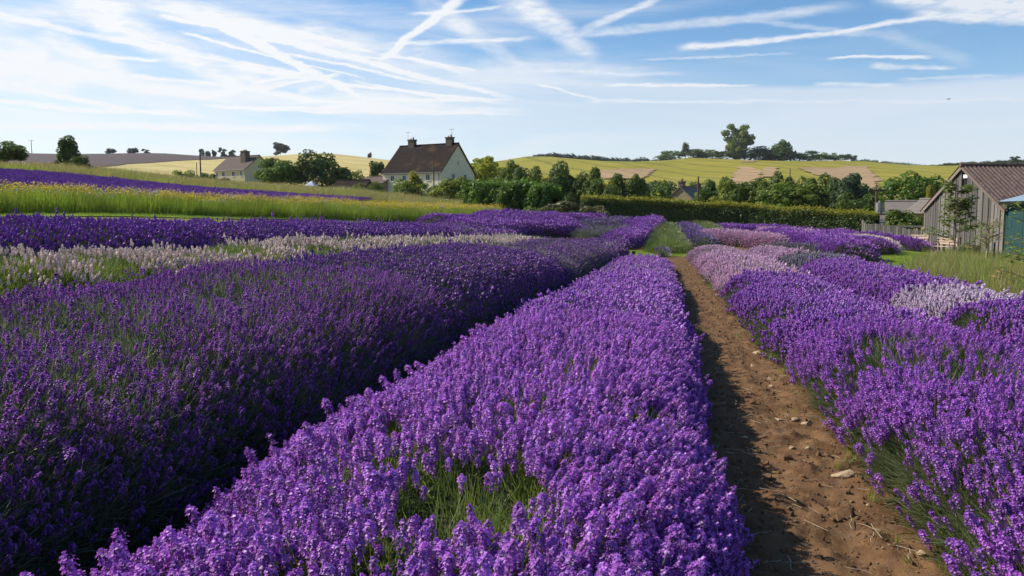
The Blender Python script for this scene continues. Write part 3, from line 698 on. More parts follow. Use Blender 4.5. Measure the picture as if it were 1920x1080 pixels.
# purple field on the left slope
fp = [hit(x, y, 36) for x, y in [(-220, 352), (100, 357), (300, 371), (450, 377), (640, 378.5)]] + [hit(x, y, 50) for x, y in [(700, 376), (560, 369), (400, 358), (300, 349), (150, 334), (0, 323), (-220, 308)]]
P2 = np.array([p[:2] for p in fp]); lo, hi = P2.min(0), P2.max(0)
n = 42000; r = np.random.default_rng(5); x = r.uniform(lo[0], hi[0], n); y = r.uniform(lo[1], hi[1], n)
q = (x * .55 + y * .83) / 1.7; x = x - (q - np.round(q)) * 1.7 * .55 * .35; y = y - (q - np.round(q)) * 1.7 * .83 * .35
m = inpoly(x, y, P2) & view_ok(x, y); x, y = x[m], y[m]; k = len(x)
scatter('lavender_field', np.stack([x, y, gz(x, y) + .02], 1), np.stack([r.normal(0, .15, k), r.normal(0, .15, k), r.uniform(0, 6.28, k)], 1), r.uniform(1.3, 1.8, k), r.integers(0, 4, k), V['deep']['far'],
        None, 'deep purple lavender field on the slope at the left', 'lavender field')
drape('soil', fp, 2.0, .06, M_SOIL, 'soil under the purple field on the left slope', 'soil')

# ------------------------------------------------------------------ grasses and wildflowers
G_MEAD = m_leaf('meadow_green', (.18, .29, .018), (.34, .42, .042), .58, c3=(.40, .37, .08), p3=.08)
G_STRAW = m_leaf('straw_grass', (.27, .235, .065), (.42, .35, .12), .5, c3=(.14, .16, .035), p3=.3)
G_LAWN = m_leaf('lawn_blade', (.17, .27, .016), (.27, .35, .032), .55)
P_YEL = m_leaf('yellow_petal', (.75, .50, .03), (.85, .62, .06), .4); P_BLUE = m_leaf('blue_petal', (.25, .32, .75), (.40, .46, .85), .4)
P_RED = m_leaf('red_petal', (.75, .07, .03), (.80, .14, .05), .4); P_WHT = m_leaf('white_petal', (.75, .75, .70), (.85, .84, .80), .4)
def meadow_tuft(seed, hgt, n, flowers, mats, rad=.25, wd=.012, fs=.028):
    rr = random.Random(seed); mb = MB()
    for i in range(n):
        a = rr.uniform(0, 6.283); r0 = rad * math.sqrt(rr.random())
        blade(mb, (r0 * math.cos(a), r0 * math.sin(a), 0), (math.cos(a) * .25, math.sin(a) * .25, 1), hgt * rr.uniform(.5, 1.05), wd * rr.uniform(.6, 1.3), (rr.uniform(-.35, .35), rr.uniform(-.35, .35), 0), 0, rr, 2)
    for i in range(flowers):
        a = rr.uniform(0, 6.283); r0 = rad * math.sqrt(rr.random()); z = hgt * rr.uniform(.85, 1.12); q = Vector((r0 * math.cos(a) * 1.3, r0 * math.sin(a) * 1.3, z))
        mb.tube((q.x * .8, q.y * .8, 0), q, .002, .002, 3, 0, False)
        b = rr.uniform(0, 6.28); t1 = Vector((math.cos(b), math.sin(b), rr.uniform(-.4, .4))) * fs; t2 = Vector((-math.sin(b), math.cos(b), rr.uniform(-.5, .5))) * fs
        ring = [q + t1 * math.cos(k * 1.047) + t2 * math.sin(k * 1.047) for k in range(6)]
        mb.add([q - Vector((0, 0, .008))] + ring, [(0, k + 1, (k + 1) % 6 + 1) for k in range(6)], 1)
    return mb.mesh('meadow_tuft', mats)
MEADOW = proto_set('meadow', [meadow_tuft(1, .85, 34, 0, [G_MEAD, P_YEL]), meadow_tuft(2, .85, 26, 6, [G_MEAD, P_YEL]), meadow_tuft(3, .9, 26, 10, [G_MEAD, P_YEL]), meadow_tuft(4, .8, 28, 5, [G_MEAD, P_BLUE]),
                            meadow_tuft(5, .8, 28, 3, [G_MEAD, P_RED]), meadow_tuft(6, .85, 26, 5, [G_MEAD, P_WHT]), meadow_tuft(7, .9, 32, 0, [G_MEAD, P_YEL])])
ROUGH = proto_set('rough', [meadow_tuft(11, .45, 34, 0, [G_STRAW, P_YEL], .35, .014), meadow_tuft(12, .6, 30, 0, [G_STRAW, P_YEL], .3, .012), meadow_tuft(13, .4, 34, 0, [G_MEAD, P_YEL], .35, .014), meadow_tuft(14, .5, 34, 2, [G_MEAD, P_WHT], .35, .012)])
LONG = proto_set('long', [meadow_tuft(21, .55, 60, 0, [G_STRAW, P_YEL], .22, .008), meadow_tuft(22, .65, 55, 0, [G_MEAD, P_YEL], .22, .009), meadow_tuft(23, .6, 55, 0, [G_STRAW, P_WHT], .25, .007), meadow_tuft(24, .45, 60, 0, [G_MEAD, P_YEL], .25, .009)])
LAWN = proto_set('lawn_tufts', [meadow_tuft(31 + i, .07, 26, 0, [G_LAWN, P_YEL], .12, .006) for i in range(3)])
WEED = proto_set('weeds', [meadow_tuft(41, .10, 14, 0, [G_MEAD, P_YEL], .04, .005), meadow_tuft(42, .16, 18, 0, [G_LAWN, P_YEL], .05, .006)])
def area_scatter(name, poly, dens, protos, probs, scl, label, cat, seed, lean=.12, thin=None, zo=0.0):
    r = np.random.default_rng(seed); P = np.array([p[:2] for p in poly]); lo, hi = P.min(0), P.max(0)
    n = int((hi - lo).prod() * dens); x = r.uniform(lo[0], hi[0], n); y = r.uniform(lo[1], hi[1], n); m = inpoly(x, y, P) & view_ok(x, y, 4)
    if thin is not None: m &= r.random(n) < thin(x, y)
    x, y = x[m], y[m]; k = len(x); cum = np.cumsum(probs) / np.sum(probs)
    drift = np.clip(r.random(k) * .55 + fbm(x * .35, y * .35, seed, 3) * .9 - .22, 0, .999)
    idx = np.searchsorted(cum, drift)
    return scatter(name, np.stack([x, y, gz(x, y) + zo], 1), np.stack([r.normal(0, lean, k), r.normal(0, lean, k), r.uniform(0, 6.28, k)], 1), r.uniform(*scl, k) * (.8 + .4 * fbm(x * .5, y * .5, seed + 3, 3)), idx, protos, None, label, cat)
mp = [spot(x, r) for x, r in [(-250, 30), (0, 30.5), (200, 32), (500, 36), (700, 41), (900, 47), (940, 51), (940, 56), (880, 57), (700, 48), (600, 44.5), (300, 37.5), (0, 35), (-250, 34.5)]]
area_scatter('wildflower_meadow', mp, 34, MEADOW, [.40, .22, .12, .06, .04, .02, .32], (.68, 1.0), 'tall green wildflower strip dotted with yellow, blue and a few red flowers', 'wildflowers', 8)
rp = [hit(x, y, 40) for x, y in [(-200, 309), (0, 322), (150, 333), (300, 348), (400, 357), (560, 368), (700, 377)]] + [spot(x, r) for x, r in [(760, 65), (880, 66), (900, 74), (860, 90), (700, 108), (600, 112), (480, 128), (300, 125), (100, 112), (-100, 110)]]
area_scatter('rough_grass', rp, 3.2, ROUGH, [.3, .3, .2, .2], (1.0, 1.8), 'rough straw coloured grass on the slope before the cottages', 'grass', 9)
lg = [hit(x, y) for x, y in [(1740, 548), (1850, 566), (1990, 590)]] + [spot(x, r) for x, r in [(2050, 20), (2050, 36), (1920, 38), (1850, 37), (1790, 36), (1735, 33), (1712, 26)]]
area_scatter('long_grass', lg, 26, LONG, [.42, .12, .36, .10], (.55, 1.25), 'long seeding grass in tussocks in front of the shed', 'grass', 10, .3)
lw = [hit(x, y) for x, y in [(1600, 532), (1700, 545), (1800, 560)]] + [spot(x, r) for x, r in [(1760, 25), (1750, 36), (1730, 44), (1650, 44), (1600, 40), (1560, 33)]]
area_scatter('lawn_grass', lw, 55, LAWN, [1, 1, 1], (.8, 1.5), 'short mown grass blades of the lawn', 'grass', 12)
area_scatter('lawn_grass', [hit(x, y) for x, y in [(-150, 407.5), (100, 407.6), (400, 411), (700, 414)]] + [spot(x, r) for x, r in [(700, 41), (500, 36), (200, 32), (-150, 30)]], 22, LAWN, [1, 1, 1], (1, 1.8), 'short mown grass blades of the strip before the wildflowers', 'grass', 13)
area_scatter('lawn_grass', [(-4.4, 33.6), (3.4, 33.6), (3.4, 36.4), (-4.4, 36.4)], 60, LAWN, [1, 1, 1], (1, 1.8), 'short bright grass blades crossing the row ends', 'grass', 14)

# ------------------------------------------------------------------ the near path: stones, gravel, straw, weeds
M_STONE = m_noise('limestone', (.30, .215, .12), (.46, .35, .21), 20, .9, .6, 6, (.20, .14, .08), 9)
import bmesh
def stone_mesh(seed, sx, sy, sz):
    rr = random.Random(seed); bm = bmesh.new(); pts = []
    for i in range(15):
        d = Vector((rr.gauss(0, 1), rr.gauss(0, 1), rr.gauss(0, 1))).normalized() * rr.uniform(.82, 1.0); pts.append(bm.verts.new((d.x * sx, d.y * sy, d.z * sz)))
    bmesh.ops.convex_hull(bm, input=pts); bmesh.ops.delete(bm, geom=[v for v in bm.verts if not v.link_faces], context='VERTS')
    bmesh.ops.bevel(bm, geom=bm.edges[:], offset=min(sx, sz) * .05, segments=1, affect='EDGES')
    me = bpy.data.meshes.new('stone'); bm.to_mesh(me); bm.free(); me.materials.append(M_STONE); return me
def soil_z(x, y): return g1(x, y) + float(soilz(np.array([x]), np.array([y]))[0])
for i, (px, py, wpx, hp_, lb) in enumerate([(1583, 908, 52, 30, 'largest rough pale stone at the right edge of the path'), (1421, 674, 26, 14, 'flat tan stone at the path edge under the right row'),
     (1464, 796, 26, 12, 'flat pale slab lying in the middle of the path'), (1511, 809, 22, 14, 'rounded stone beside the darker flat one at the path edge'), (1490, 802, 20, 10, 'dark flat stone just left of a rounded one at the path edge'),
     (1446, 745, 14, 10, 'small pale stone above the slab in the path'), (1443, 725, 16, 10, 'small brown stone between the flat tan one and the slab'), (1485, 859, 13, 9, 'small cream pebble on the sunlit side of the path'),
     (1413, 694, 14, 8, 'dark small stone just below the flat tan one'), (1725, 1076, 18, 12, 'pale stone at the very bottom of the path'), (1627, 966, 10, 8, 'tiny cream pebble below the largest stone'),
     (1396, 833, 18, 7, 'thin flat stone in the shaded side of the path'), (1453, 898, 12, 7, 'small grey pebble in the shadow on the path'), (1516, 857, 18, 8, 'flat brown stone by the sun line of the path'),
     (1344, 560, 10, 6, 'pale pebble at the far bend of the path'), (1342, 587, 9, 6, 'cream pebble in the path where the shadow begins')]):
    p = hit(px, py); fw = (np.array([p[0], p[1], p[2] - EYE]) @ FW); s = wpx / F * fw * .55; hgt = max(hp_ / F * fw * .55, s * .3)
    o = link(bpy.data.objects.new('stone', stone_mesh(100 + i, s, s * .8, hgt))); o.location = (p[0], p[1], soil_z(p[0], p[1]) + hgt * .18); o.rotation_euler = (0, 0, i * 1.7)
    tag(o, lb, 'stone', 'loose stones on the soil path')
GRAV = proto_set('gravel', [stone_mesh(200 + i, 1, .8, .6) for i in range(5)])
def path_pts(n, seed, y0=2.2, y1=30, bias=1.6):
    r = np.random.default_rng(seed); y = y0 + (y1 - y0) * r.random(n) ** bias; x = r.uniform(.0, 1.35, n) - .012 * y; return x, y, r
x, y, r = path_pts(2600, 21); k = len(x)
scatter('gravel', np.stack([x, y, gz(x, y) + soilz(x, y) + .001], 1), r.uniform(0, 6.28, (k, 3)), r.lognormal(-5.5, .55, k), r.integers(0, 5, k), GRAV, None, 'small stones and clods strewn on the soil path', 'gravel')
CLOD = []
M_CLOD = m_noise('soil_clod', (.13, .07, .034), (.24, .14, .072), 30, .95, .5)
for i in range(4):
    me = stone_mesh(230 + i, 1, .85, .65); me.materials.clear(); me.materials.append(M_CLOD); CLOD.append(me)
x, y, r = path_pts(15000, 22); k = len(x)
scatter('soil_clods', np.stack([x, y, gz(x, y) + soilz(x, y)], 1), r.uniform(0, 6.28, (k, 3)), r.lognormal(-5.1, .65, k), r.integers(0, 4, k), proto_set('clods', CLOD), None, 'crumbly lumps of dry soil on the path', 'soil clods')
M_STRAW = m_leaf('straw', (.38, .30, .17), (.55, .46, .30), .2)
def straw_mesh(seed):
    rr = random.Random(seed); mb = MB(); p = Vector((-.05, 0, 0)); 
    for i in range(3):
        q = p + Vector((.033, rr.uniform(-.008, .008), rr.uniform(-.002, .004))); mb.tube(p, q, .0013, .0012, 4, 0, False); p = q
    return mb.mesh('straw', M_STRAW)
x, y, r = path_pts(900, 23); k = len(x)
scatter('straw', np.stack([x, y, gz(x, y) + soilz(x, y) + .006], 1), np.stack([r.normal(0, .1, k), r.normal(0, .1, k), r.uniform(0, 6.28, k)], 1), r.uniform(.5, 1.5, k), r.integers(0, 3, k), proto_set('straws', [straw_mesh(i) for i in range(3)]), None, 'dry stalks and straw littered on the soil path', 'straw')
r = np.random.default_rng(24); k = 420; y = 2.2 + 28 * r.random(k) ** 1.4; x = 1.20 - .014 * y + np.abs(r.normal(0, .10, k)) * np.where(r.random(k) < .85, 1, -1.2)
scatter('weeds', np.stack([x, y, gz(x, y) + soilz(x, y) - .005], 1), np.stack([r.normal(0, .2, k), r.normal(0, .2, k), r.uniform(0, 6.28, k)], 1), r.uniform(.35, .95, k), r.integers(0, 2, k), WEED, None, 'small green weeds along the edge of the soil path', 'weeds')

# ------------------------------------------------------------------ trees, bushes, hedges
def leaf_cloud(seed, lobes, n, ls, flat=.0, quad=True):
    """crown of many bent leaf faces gathered in uneven clumps; lobes: (x,y,z,rx,ry,rz)"""
    r = np.random.default_rng(seed); L = np.array(lobes); wgt = (L[:, 3] * L[:, 4] + L[:, 4] * L[:, 5]); wgt = wgt / wgt.sum()
    li = r.choice(len(L), n, p=wgt); d = r.normal(0, 1, (n, 3)); d /= np.linalg.norm(d, axis=1)[:, None]
    rad = np.where(r.random(n) < .8, r.uniform(.80, 1.08, n), r.uniform(.2, .8, n))
    c = L[li, :3] + d * L[li, 3:6] * rad[:, None]
    nr = d + r.normal(0, .55, (n, 3)) + np.array([0, 0, .25]); nr /= np.linalg.norm(nr, axis=1)[:, None]
    a = np.cross(nr, r.normal(0, 1, (n, 3))); a /= np.linalg.norm(a, axis=1)[:, None]; b = np.cross(nr, a)
    s = ls * r.lognormal(0, .3, n)[:, None]
    v = np.stack([c - a * s, c + b * s * .55 + nr * s * .18, c + a * s * 1.1, c - b * s * .55 + nr * s * .18], 1).reshape(-1, 3)
    return v, np.arange(n * 4).reshape(n, 4)
def crown_lobes(seed, kind):
    rr = random.Random(seed); out = []
    if kind == 'round':
        out = [(0, 0, .52, .30, .30, .34)]
        for i in range(20):
            a = rr.uniform(0, 6.28); z = rr.uniform(.14, .88); w = .40 * math.sqrt(max(.05, 1 - ((z - .46) / .52) ** 2)); q = rr.uniform(.10, .19)
            out.append((math.cos(a) * w * .85, math.sin(a) * w * .85, z, q, q, q * .9))
    elif kind == 'tall':
        out = [(0, 0, .45, .24, .24, .38)]
        for i in range(18):
            a = rr.uniform(0, 6.28); z = rr.uniform(.08, .92); w = .36 * (1 - z * .75) + .05; q = rr.uniform(.10, .17)
            out.append((math.cos(a) * w * .85, math.sin(a) * w * .85, z, q, q, q * 1.0))
    elif kind == 'loose':
        out = [(0, 0, .52, .27, .27, .33)]
        for i in range(34):
            a = rr.uniform(0, 6.28); z = rr.uniform(.15, .93); w = .42 * math.sqrt(max(.05, 1 - ((z - .55) / .5) ** 2)); q = rr.uniform(.07, .13)
            out.append((math.cos(a) * w * rr.uniform(.4, 1), math.sin(a) * w * rr.uniform(.4, 1), z, q, q, q * .8))
    elif kind == 'wind':                  # crown swept to the right
        for i in range(20):
            z = rr.uniform(.15, .95); x = rr.uniform(-.42, .42); z = min(z, .95 - max(0, x) * .6); q = rr.uniform(.10, .16)
            out.append((x * (1 - .3 * z), rr.uniform(-.3, .3), z, q * 1.2, q, q * .8))
    else:                                 # bush: wide dome to the ground
        out = [(0, 0, .30, .36, .36, .42)]
        for i in range(18):
            a = rr.uniform(0, 6.28); z = rr.uniform(.08, .86); w = .44 * math.sqrt(max(.05, 1 - (z / 1.0) ** 2)); q = rr.uniform(.10, .18)
            out.append((math.cos(a) * w * .9, math.sin(a) * w * .9, z, q, q, q * 1.1))
    return out
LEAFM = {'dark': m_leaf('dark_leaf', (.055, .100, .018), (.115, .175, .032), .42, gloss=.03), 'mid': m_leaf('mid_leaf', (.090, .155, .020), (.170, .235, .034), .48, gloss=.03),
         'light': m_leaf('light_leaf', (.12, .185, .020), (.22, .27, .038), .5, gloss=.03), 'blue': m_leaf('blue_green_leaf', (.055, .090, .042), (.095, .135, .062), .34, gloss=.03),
         'far': m_leaf('hazed_leaf', (.065, .098, .060), (.105, .135, .080), .35), 'bramble': m_leaf('bramble_leaf', (.12, .125, .040), (.21, .19, .075), .35, c3=(.085, .115, .03), p3=.3),  # skyline leaf colour carries the blue of haze
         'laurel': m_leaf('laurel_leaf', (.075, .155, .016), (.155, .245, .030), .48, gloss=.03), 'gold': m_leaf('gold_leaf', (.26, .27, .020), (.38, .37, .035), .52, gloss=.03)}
BARK = m_noise('bark', (.07, .055, .04), (.13, .105, .08), 14, .9, .6)
_CM = {}
def crown_mesh(kind, mk, var, n, ls):
    key = (kind, mk, var, n)
    if key not in _CM:
        v, f = leaf_cloud(300 + var * 7 + len(kind), crown_lobes(17 + var * 13 + len(kind), kind), n, ls); _CM[key] = np_mesh('crown', v, f, LEAFM[mk])
    return _CM[key]
def trunk_mesh(var):
    key = ('trunk', var)
    if key not in _CM:
        rr = random.Random(var); mb = MB(); p = Vector((0, 0, -.05)); rad = .034
        for i in range(5):
            q = p + Vector((rr.uniform(-.02, .02), rr.uniform(-.02, .02), .14)); mb.tube(p, q, rad, rad * .82, 8, 0, False); rad *= .82
            if i >= 1:
                for k in range(2):
                    a = rr.uniform(0, 6.28); mb.tube(q, q + Vector((math.cos(a) * .24, math.sin(a) * .24, .20)), rad * .6, rad * .15, 5, 0, False)
            p = q
        _CM[key] = mb.mesh('trunk', BARK, True)
    return _CM[key]
_tv = [0]
def plant(name, label, cat, group, px, ptop, wpx, r, kind, mk, n=2200, ls=.045, base_in=.0, trunkfrac=.22, pbase=None, depth=1.0, zadd=None):
    """a tree or bush standing on the land at distance r in the direction px; height and width from its span"""
    _tv[0] += 1; var = _tv[0] % 4; p = spot(px, r)
    cosv = 1 / math.sqrt(1 + ((px - 960) / F) ** 2)
    zt = at(px, ptop, r)[2]; H = max(zt - p[2], .8); W = wpx / F * r * cosv * 1.0
    rz = YAW + (_tv[0] * 2.4 if kind != 'wind' else 0)
    if cat == 'tree':
        root = empty(name, p, 0)
        tr = link(bpy.data.objects.new('trunk', trunk_mesh(var)), root); tr.scale = (H * .55, H * .55, H); tr.rotation_euler = (0, 0, rz)
        z0 = H * trunkfrac; cr = link(bpy.data.objects.new('crown', crown_mesh(kind, mk, var, n, ls)), root)
        cr.location = (0, 0, z0); cr.scale = (W, W * depth, H - z0); cr.rotation_euler = (0, 0, rz)
    else:
        root = link(bpy.data.objects.new(name, crown_mesh(kind, mk, var, n, ls))); root.location = (p[0], p[1], p[2] - .05 * H); root.scale = (W, W * depth, H * 1.05); root.rotation_euler = (0, 0, rz)
    tag(root, label, cat, group); return root
T = 'tree'; SK = 'trees along the far skyline'; TL = 'trees behind the clipped hedge'; GB = 'shrubs before the cream house'
def tree(name, label, group, px, top, wpx, r, kind='round', mk='mid', n=2200, ls=.045, tf=.15, **k): plant(name, label, T, group, px, top, wpx, r, kind, mk, n, ls, trunkfrac=tf, **k)
def bush(name, label, group, px, top, wpx, r, mk='mid', n=3600, ls=.036, **k): plant(name, label, 'bush', group, px, top, wpx, r, 'bush', mk, n, ls, **k)
# skyline, left to right
for px, top, wp, lb, kd in [(213, 278, 20, 'small round tree leftmost of three on the ploughed skyline', 'wind'), (254, 276, 20, 'middle and tallest of three small trees on the ploughed skyline', 'round'), (279, 280, 16, 'smallest low tree right of the pair on the ploughed skyline', 'wind'),
     (382, 279, 11, 'leftmost tiny tree above the small cottage', 'round'), (394, 282, 11, 'lowest tiny tree second in the line above the small cottage', 'round'), (405, 281, 10, 'tiny narrow tree third in the line above the small cottage', 'wind'), (422, 278, 17, 'widest tiny tree fourth in the line above the small cottage', 'wind'),
     (440, 280, 15, 'tiny tree fifth in the line above the small cottage', 'wind'), (461, 280, 15, 'tiny tree just behind the small cottage chimney', 'round'), (529, 267, 33, 'lone wide rounded skyline tree between the cottages', 'wind'), (695, 285, 9, 'tiny lone bush tree on the skyline left of the cream house', 'round'),
     (1898, 292, 20, 'lone wind shaped tree on the skyline above the shed', 'wind')]:
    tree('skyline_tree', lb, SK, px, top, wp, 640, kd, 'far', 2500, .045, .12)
for px, top, wp, r, lb, kd, mk, n in [(1380, 232, 56, 640, 'tallest open crowned tree on the right skyline', 'loose', 'mid', 6000), (1466, 260, 44, 640, 'second tall dense tree right of the tallest skyline tree', 'round', 'dark', 2200), (1283, 268, 20, 650, 'small peaked tree in the clump left of the tallest skyline tree', 'tall', 'dark', 1500),
     (1255, 281, 34, 650, 'low dark tree at the left end of the skyline clump', 'round', 'dark', 1500), (1303, 278, 26, 650, 'low dark tree at the right end of the small skyline clump', 'round', 'dark', 1500),
     (1345, 280, 46, 645, 'low dark tree left below the tallest skyline tree', 'round', 'dark', 1500), (1410, 276, 54, 645, 'low dark tree right below the tallest skyline tree', 'round', 'dark', 1500), (1440, 281, 50, 645, 'low dark tree between the two tall skyline trees', 'round', 'dark', 1500),
     (1508, 283, 36, 645, 'low dark tree at the right end of the skyline wood', 'round', 'dark', 1500), (1540, 285, 26, 660, 'pale low tree right of the skyline wood', 'round', 'mid', 1200), (1562, 287, 22, 660, 'second pale low tree right of the skyline wood', 'round', 'mid', 1200), (1582, 289, 16, 660, 'small dark tree right of the pale low pair on the skyline', 'round', 'dark', 1200), (1597, 290, 12, 660, 'last small dark tree of the skyline wood', 'round', 'dark', 1200)]:
    tree('skyline_tree', lb, SK, px, top, wp * (1.7 if 'low' in lb else 1.15), r, 'bush' if 'low dark' in lb else kd, mk, n, .030 if n > 5000 else .045, .02)
def skyline_hedge(label, x0, x1, r, hpx, mk, seed, n=140):
    rr = random.Random(seed); me = crown_mesh('bush', mk, 1, 500, .09); ms = []
    allv = []; allf = []; base = 0
    v0, f0 = leaf_cloud(seed, crown_lobes(seed, 'bush'), 320, .09)
    for i in range(n):
        px = x0 + (x1 - x0) * (i + rr.random()) / n; p = spot(px, r + rr.uniform(-6, 6)); u = (px - x0) / (x1 - x0)
        hgt = hpx / F * r * rr.uniform(.6, 1.15) * min(1, .35 + 4 * min(u, 1 - u)); wd = hgt * rr.uniform(1.0, 1.7)
        allv.append(v0 * np.array([wd, wd, hgt]) + p - np.array([0, 0, hgt * .15])); allf.append(f0 + base); base += len(v0)
    o = link(bpy.data.objects.new('far_wood', np_mesh('far_wood', np.concatenate(allv), np.concatenate(allf), LEAFM[mk]))); tag(o, label, 'wood', None, 'stuff')
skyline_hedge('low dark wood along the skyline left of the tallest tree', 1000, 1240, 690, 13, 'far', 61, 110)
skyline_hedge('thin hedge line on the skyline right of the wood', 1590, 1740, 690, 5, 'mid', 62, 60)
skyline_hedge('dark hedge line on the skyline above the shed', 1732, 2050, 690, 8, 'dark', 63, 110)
# left
tree('broad_tree', 'broad leafy tree cut by the left edge of the picture', None, 8, 259, 92, 104, 'round', 'mid', 6500, .027, .10)
tree('dark_tree', 'tall dark pointed tree on the purple field edge at the left', None, 134, 258, 58, 103, 'tall', 'dark', 6500, .027, .05)
bush('round_bush', 'low dark bush right beside the pointed tree', None, 158, 292, 46, 100, 'dark', 2600)
bush('low_bush', 'small bush left of the foot of the pointed tree', None, 112, 300, 30, 104, 'mid', 1600)
bush('olive_bush', 'loose olive bush left of the small cottage', None, 345, 317, 52, 150, 'light', 2600)
bush('dark_bush', 'dark rounded bush at the left foot of the small cottage', None, 391, 324, 46, 150, 'dark', 2600)
bush('low_bush', 'low pale bush in the grass left of the olive bush', None, 302, 334, 26, 150, 'light', 1200)
tree('round_tree', 'dark green round tree hiding the right end of the small cottage', None, 522, 294, 90, 140, 'bush', 'mid', 6500, .027, .02)
tree('broad_dark_tree', 'broad very dark tree behind the pale roofed gazebo', None, 604, 279, 104, 142, 'bush', 'dark', 7000, .027, .04)
bush('small_bush', 'pale flowering bush between the dark tree and the cream house', None, 668, 318, 40, 150, 'light', 1800)
tree('tree_by_house', 'dark tree at the left end of the cream house', None, 708, 302, 36, 150, 'round', 'dark', 2500, .04, .05)
bush('round_shrub', 'small round clipped shrub left of the cream house', GB, 672, 342, 26, 112, 'mid', 1500)
bush('round_shrub', 'dark upright shrub at the left corner of the cream house', GB, 702, 338, 34, 112, 'mid', 1800)
bush('garden_shrub', 'bright green shrub below the second front window of the cream house', GB, 760, 336, 50, 110, 'light', 2200)
tree('small_tree', 'yellow green slim tree under the middle of the cream front wall', GB, 780, 322, 38, 111, 'tall', 'gold', 2400, .045, .02)
bush('garden_shrub', 'dark low shrub between the slim tree and the pole', GB, 806, 342, 48, 109, 'mid', 2000)
bush('garden_shrub', 'low bush at the left foot of the cream wall', GB, 742, 362, 26, 108, 'mid', 1400)
bush('large_shrub', 'large rounded light green shrub before the gable of the cream house', GB, 846, 333, 84, 106, 'light', 6000, .03)
bush('large_shrub', 'darker shrub joining the light one to the laurel hedge', GB, 886, 345, 66, 98, 'mid', 5000, .03)
tree('feathery_tree', 'feathery yellow green tree to the right of the cream house', None, 912, 293, 90, 145, 'loose', 'gold', 6500, .026, .05)
# behind the hedge
for i, (px, top, wp, r, kd, mk, lb) in enumerate([(938, 312, 40, 108, 'round', 'mid', 'green tree just right of the feathery tree'), (965, 307, 34, 106, 'tall', 'mid', 'pointed tree second right of the feathery tree'), (992, 314, 44, 104, 'round', 'dark', 'dark rounded tree above the laurel hedge'),
     (1020, 312, 40, 104, 'round', 'mid', 'mid green tree left of the tallest one above the laurel'), (1052, 303, 52, 102, 'tall', 'dark', 'tallest tree of the belt above the laurel hedge'), (1082, 325, 36, 101, 'round', 'dark', 'dark low tree right of the tallest belt tree'), (1108, 316, 36, 100, 'tall', 'mid', 'peaked tree in front of the left bare patch'),
     (1140, 326, 44, 98, 'round', 'mid', 'bushy tree below the left bare patch'), (1170, 332, 40, 98, 'round', 'dark', 'dark bushy tree below the right end of the left bare patch'), (1196, 332, 28, 98, 'tall', 'mid', 'upright tree at the right end of the left belt'), (1238, 340, 40, 125, 'round', 'blue', 'blue green tree left of the stone gable'),
     (1238, 352, 15, 96, 'tall', 'light', 'small yellow green tree left of the stone gable'), (1318, 336, 40, 125, 'round', 'dark', 'dark tree right behind the stone chimney'), (1350, 334, 42, 100, 'round', 'dark', 'dark tree right of the slim pole'), (1366, 340, 40, 96, 'loose', 'light', 'loose pale tree right of the slim pole'),
     (1406, 334, 50, 96, 'round', 'mid', 'full round tree below the tall bare patch'), (1436, 340, 40, 94, 'loose', 'light', 'loose light tree below the small bare patch'), (1462, 326, 34, 98, 'round', 'dark', 'dark topped tree behind loose ones'), (1455, 345, 46, 92, 'loose', 'mid', 'loose mid green tree in front of the dark topped one'), (1500, 346, 50, 92, 'loose', 'light', 'yellowish loose tree left of the conifer pair'),
     (1490, 330, 34, 98, 'round', 'mid', 'taller tree behind the yellowish loose one'), (1540, 328, 48, 94, 'round', 'mid', 'full green tree left of the blue conifer'), (1558, 336, 30, 92, 'tall', 'dark', 'dark narrow tree between the green and the blue tree'), (1592, 329, 56, 92, 'tall', 'blue', 'blue green conical tree at the right end of the belt'), (1608, 360, 50, 88, 'bush', 'dark', 'dark bushy tree at the foot of the conical tree'),
     (1702, 326, 66, 84, 'round', 'mid', 'round dark green tree left of the shed roof'), (1748, 330, 46, 88, 'round', 'mid', 'rounder tree just behind the shed gable'), (1742, 352, 24, 80, 'tall', 'gold', 'yellow green bush tree against the shed eave')]):
    tree('belt_tree', lb, TL, px, top - 2, wp * (1.75 if kd != 'tall' else 1.6), r, 'bush' if kd == 'round' and mk != 'blue' else kd, mk, 5000, .028, .0)
rr = random.Random(9); ORD = 'first second third fourth fifth sixth seventh eighth ninth tenth eleventh twelfth thirteenth fourteenth fifteenth sixteenth seventeenth eighteenth'.split(); kk = 0
for k in range(20):
    px = 935 + k * 36 + rr.uniform(-10, 10)
    if 1225 < px < 1312: continue
    tree('belt_tree', ORD[kk] + ' from the left of the low bushy trees just behind the hedge top', TL, px, 342 + rr.uniform(-8, 10) + max(0, (px - 1250) / 40), 84, 106 - (px - 935) / 60, 'bush', ('mid', 'dark', 'light', 'mid')[k % 4], 4000, .03, .0); kk += 1
bush('fence_shrub', 'dense green shrub behind the fence below the grey roofs', None, 1692, 392, 78, 62, 'mid', 3200, .04)
bush('fence_shrub', 'small shrub over the left end of the fence', None, 1630, 402, 40, 64, 'dark', 1600, .05)

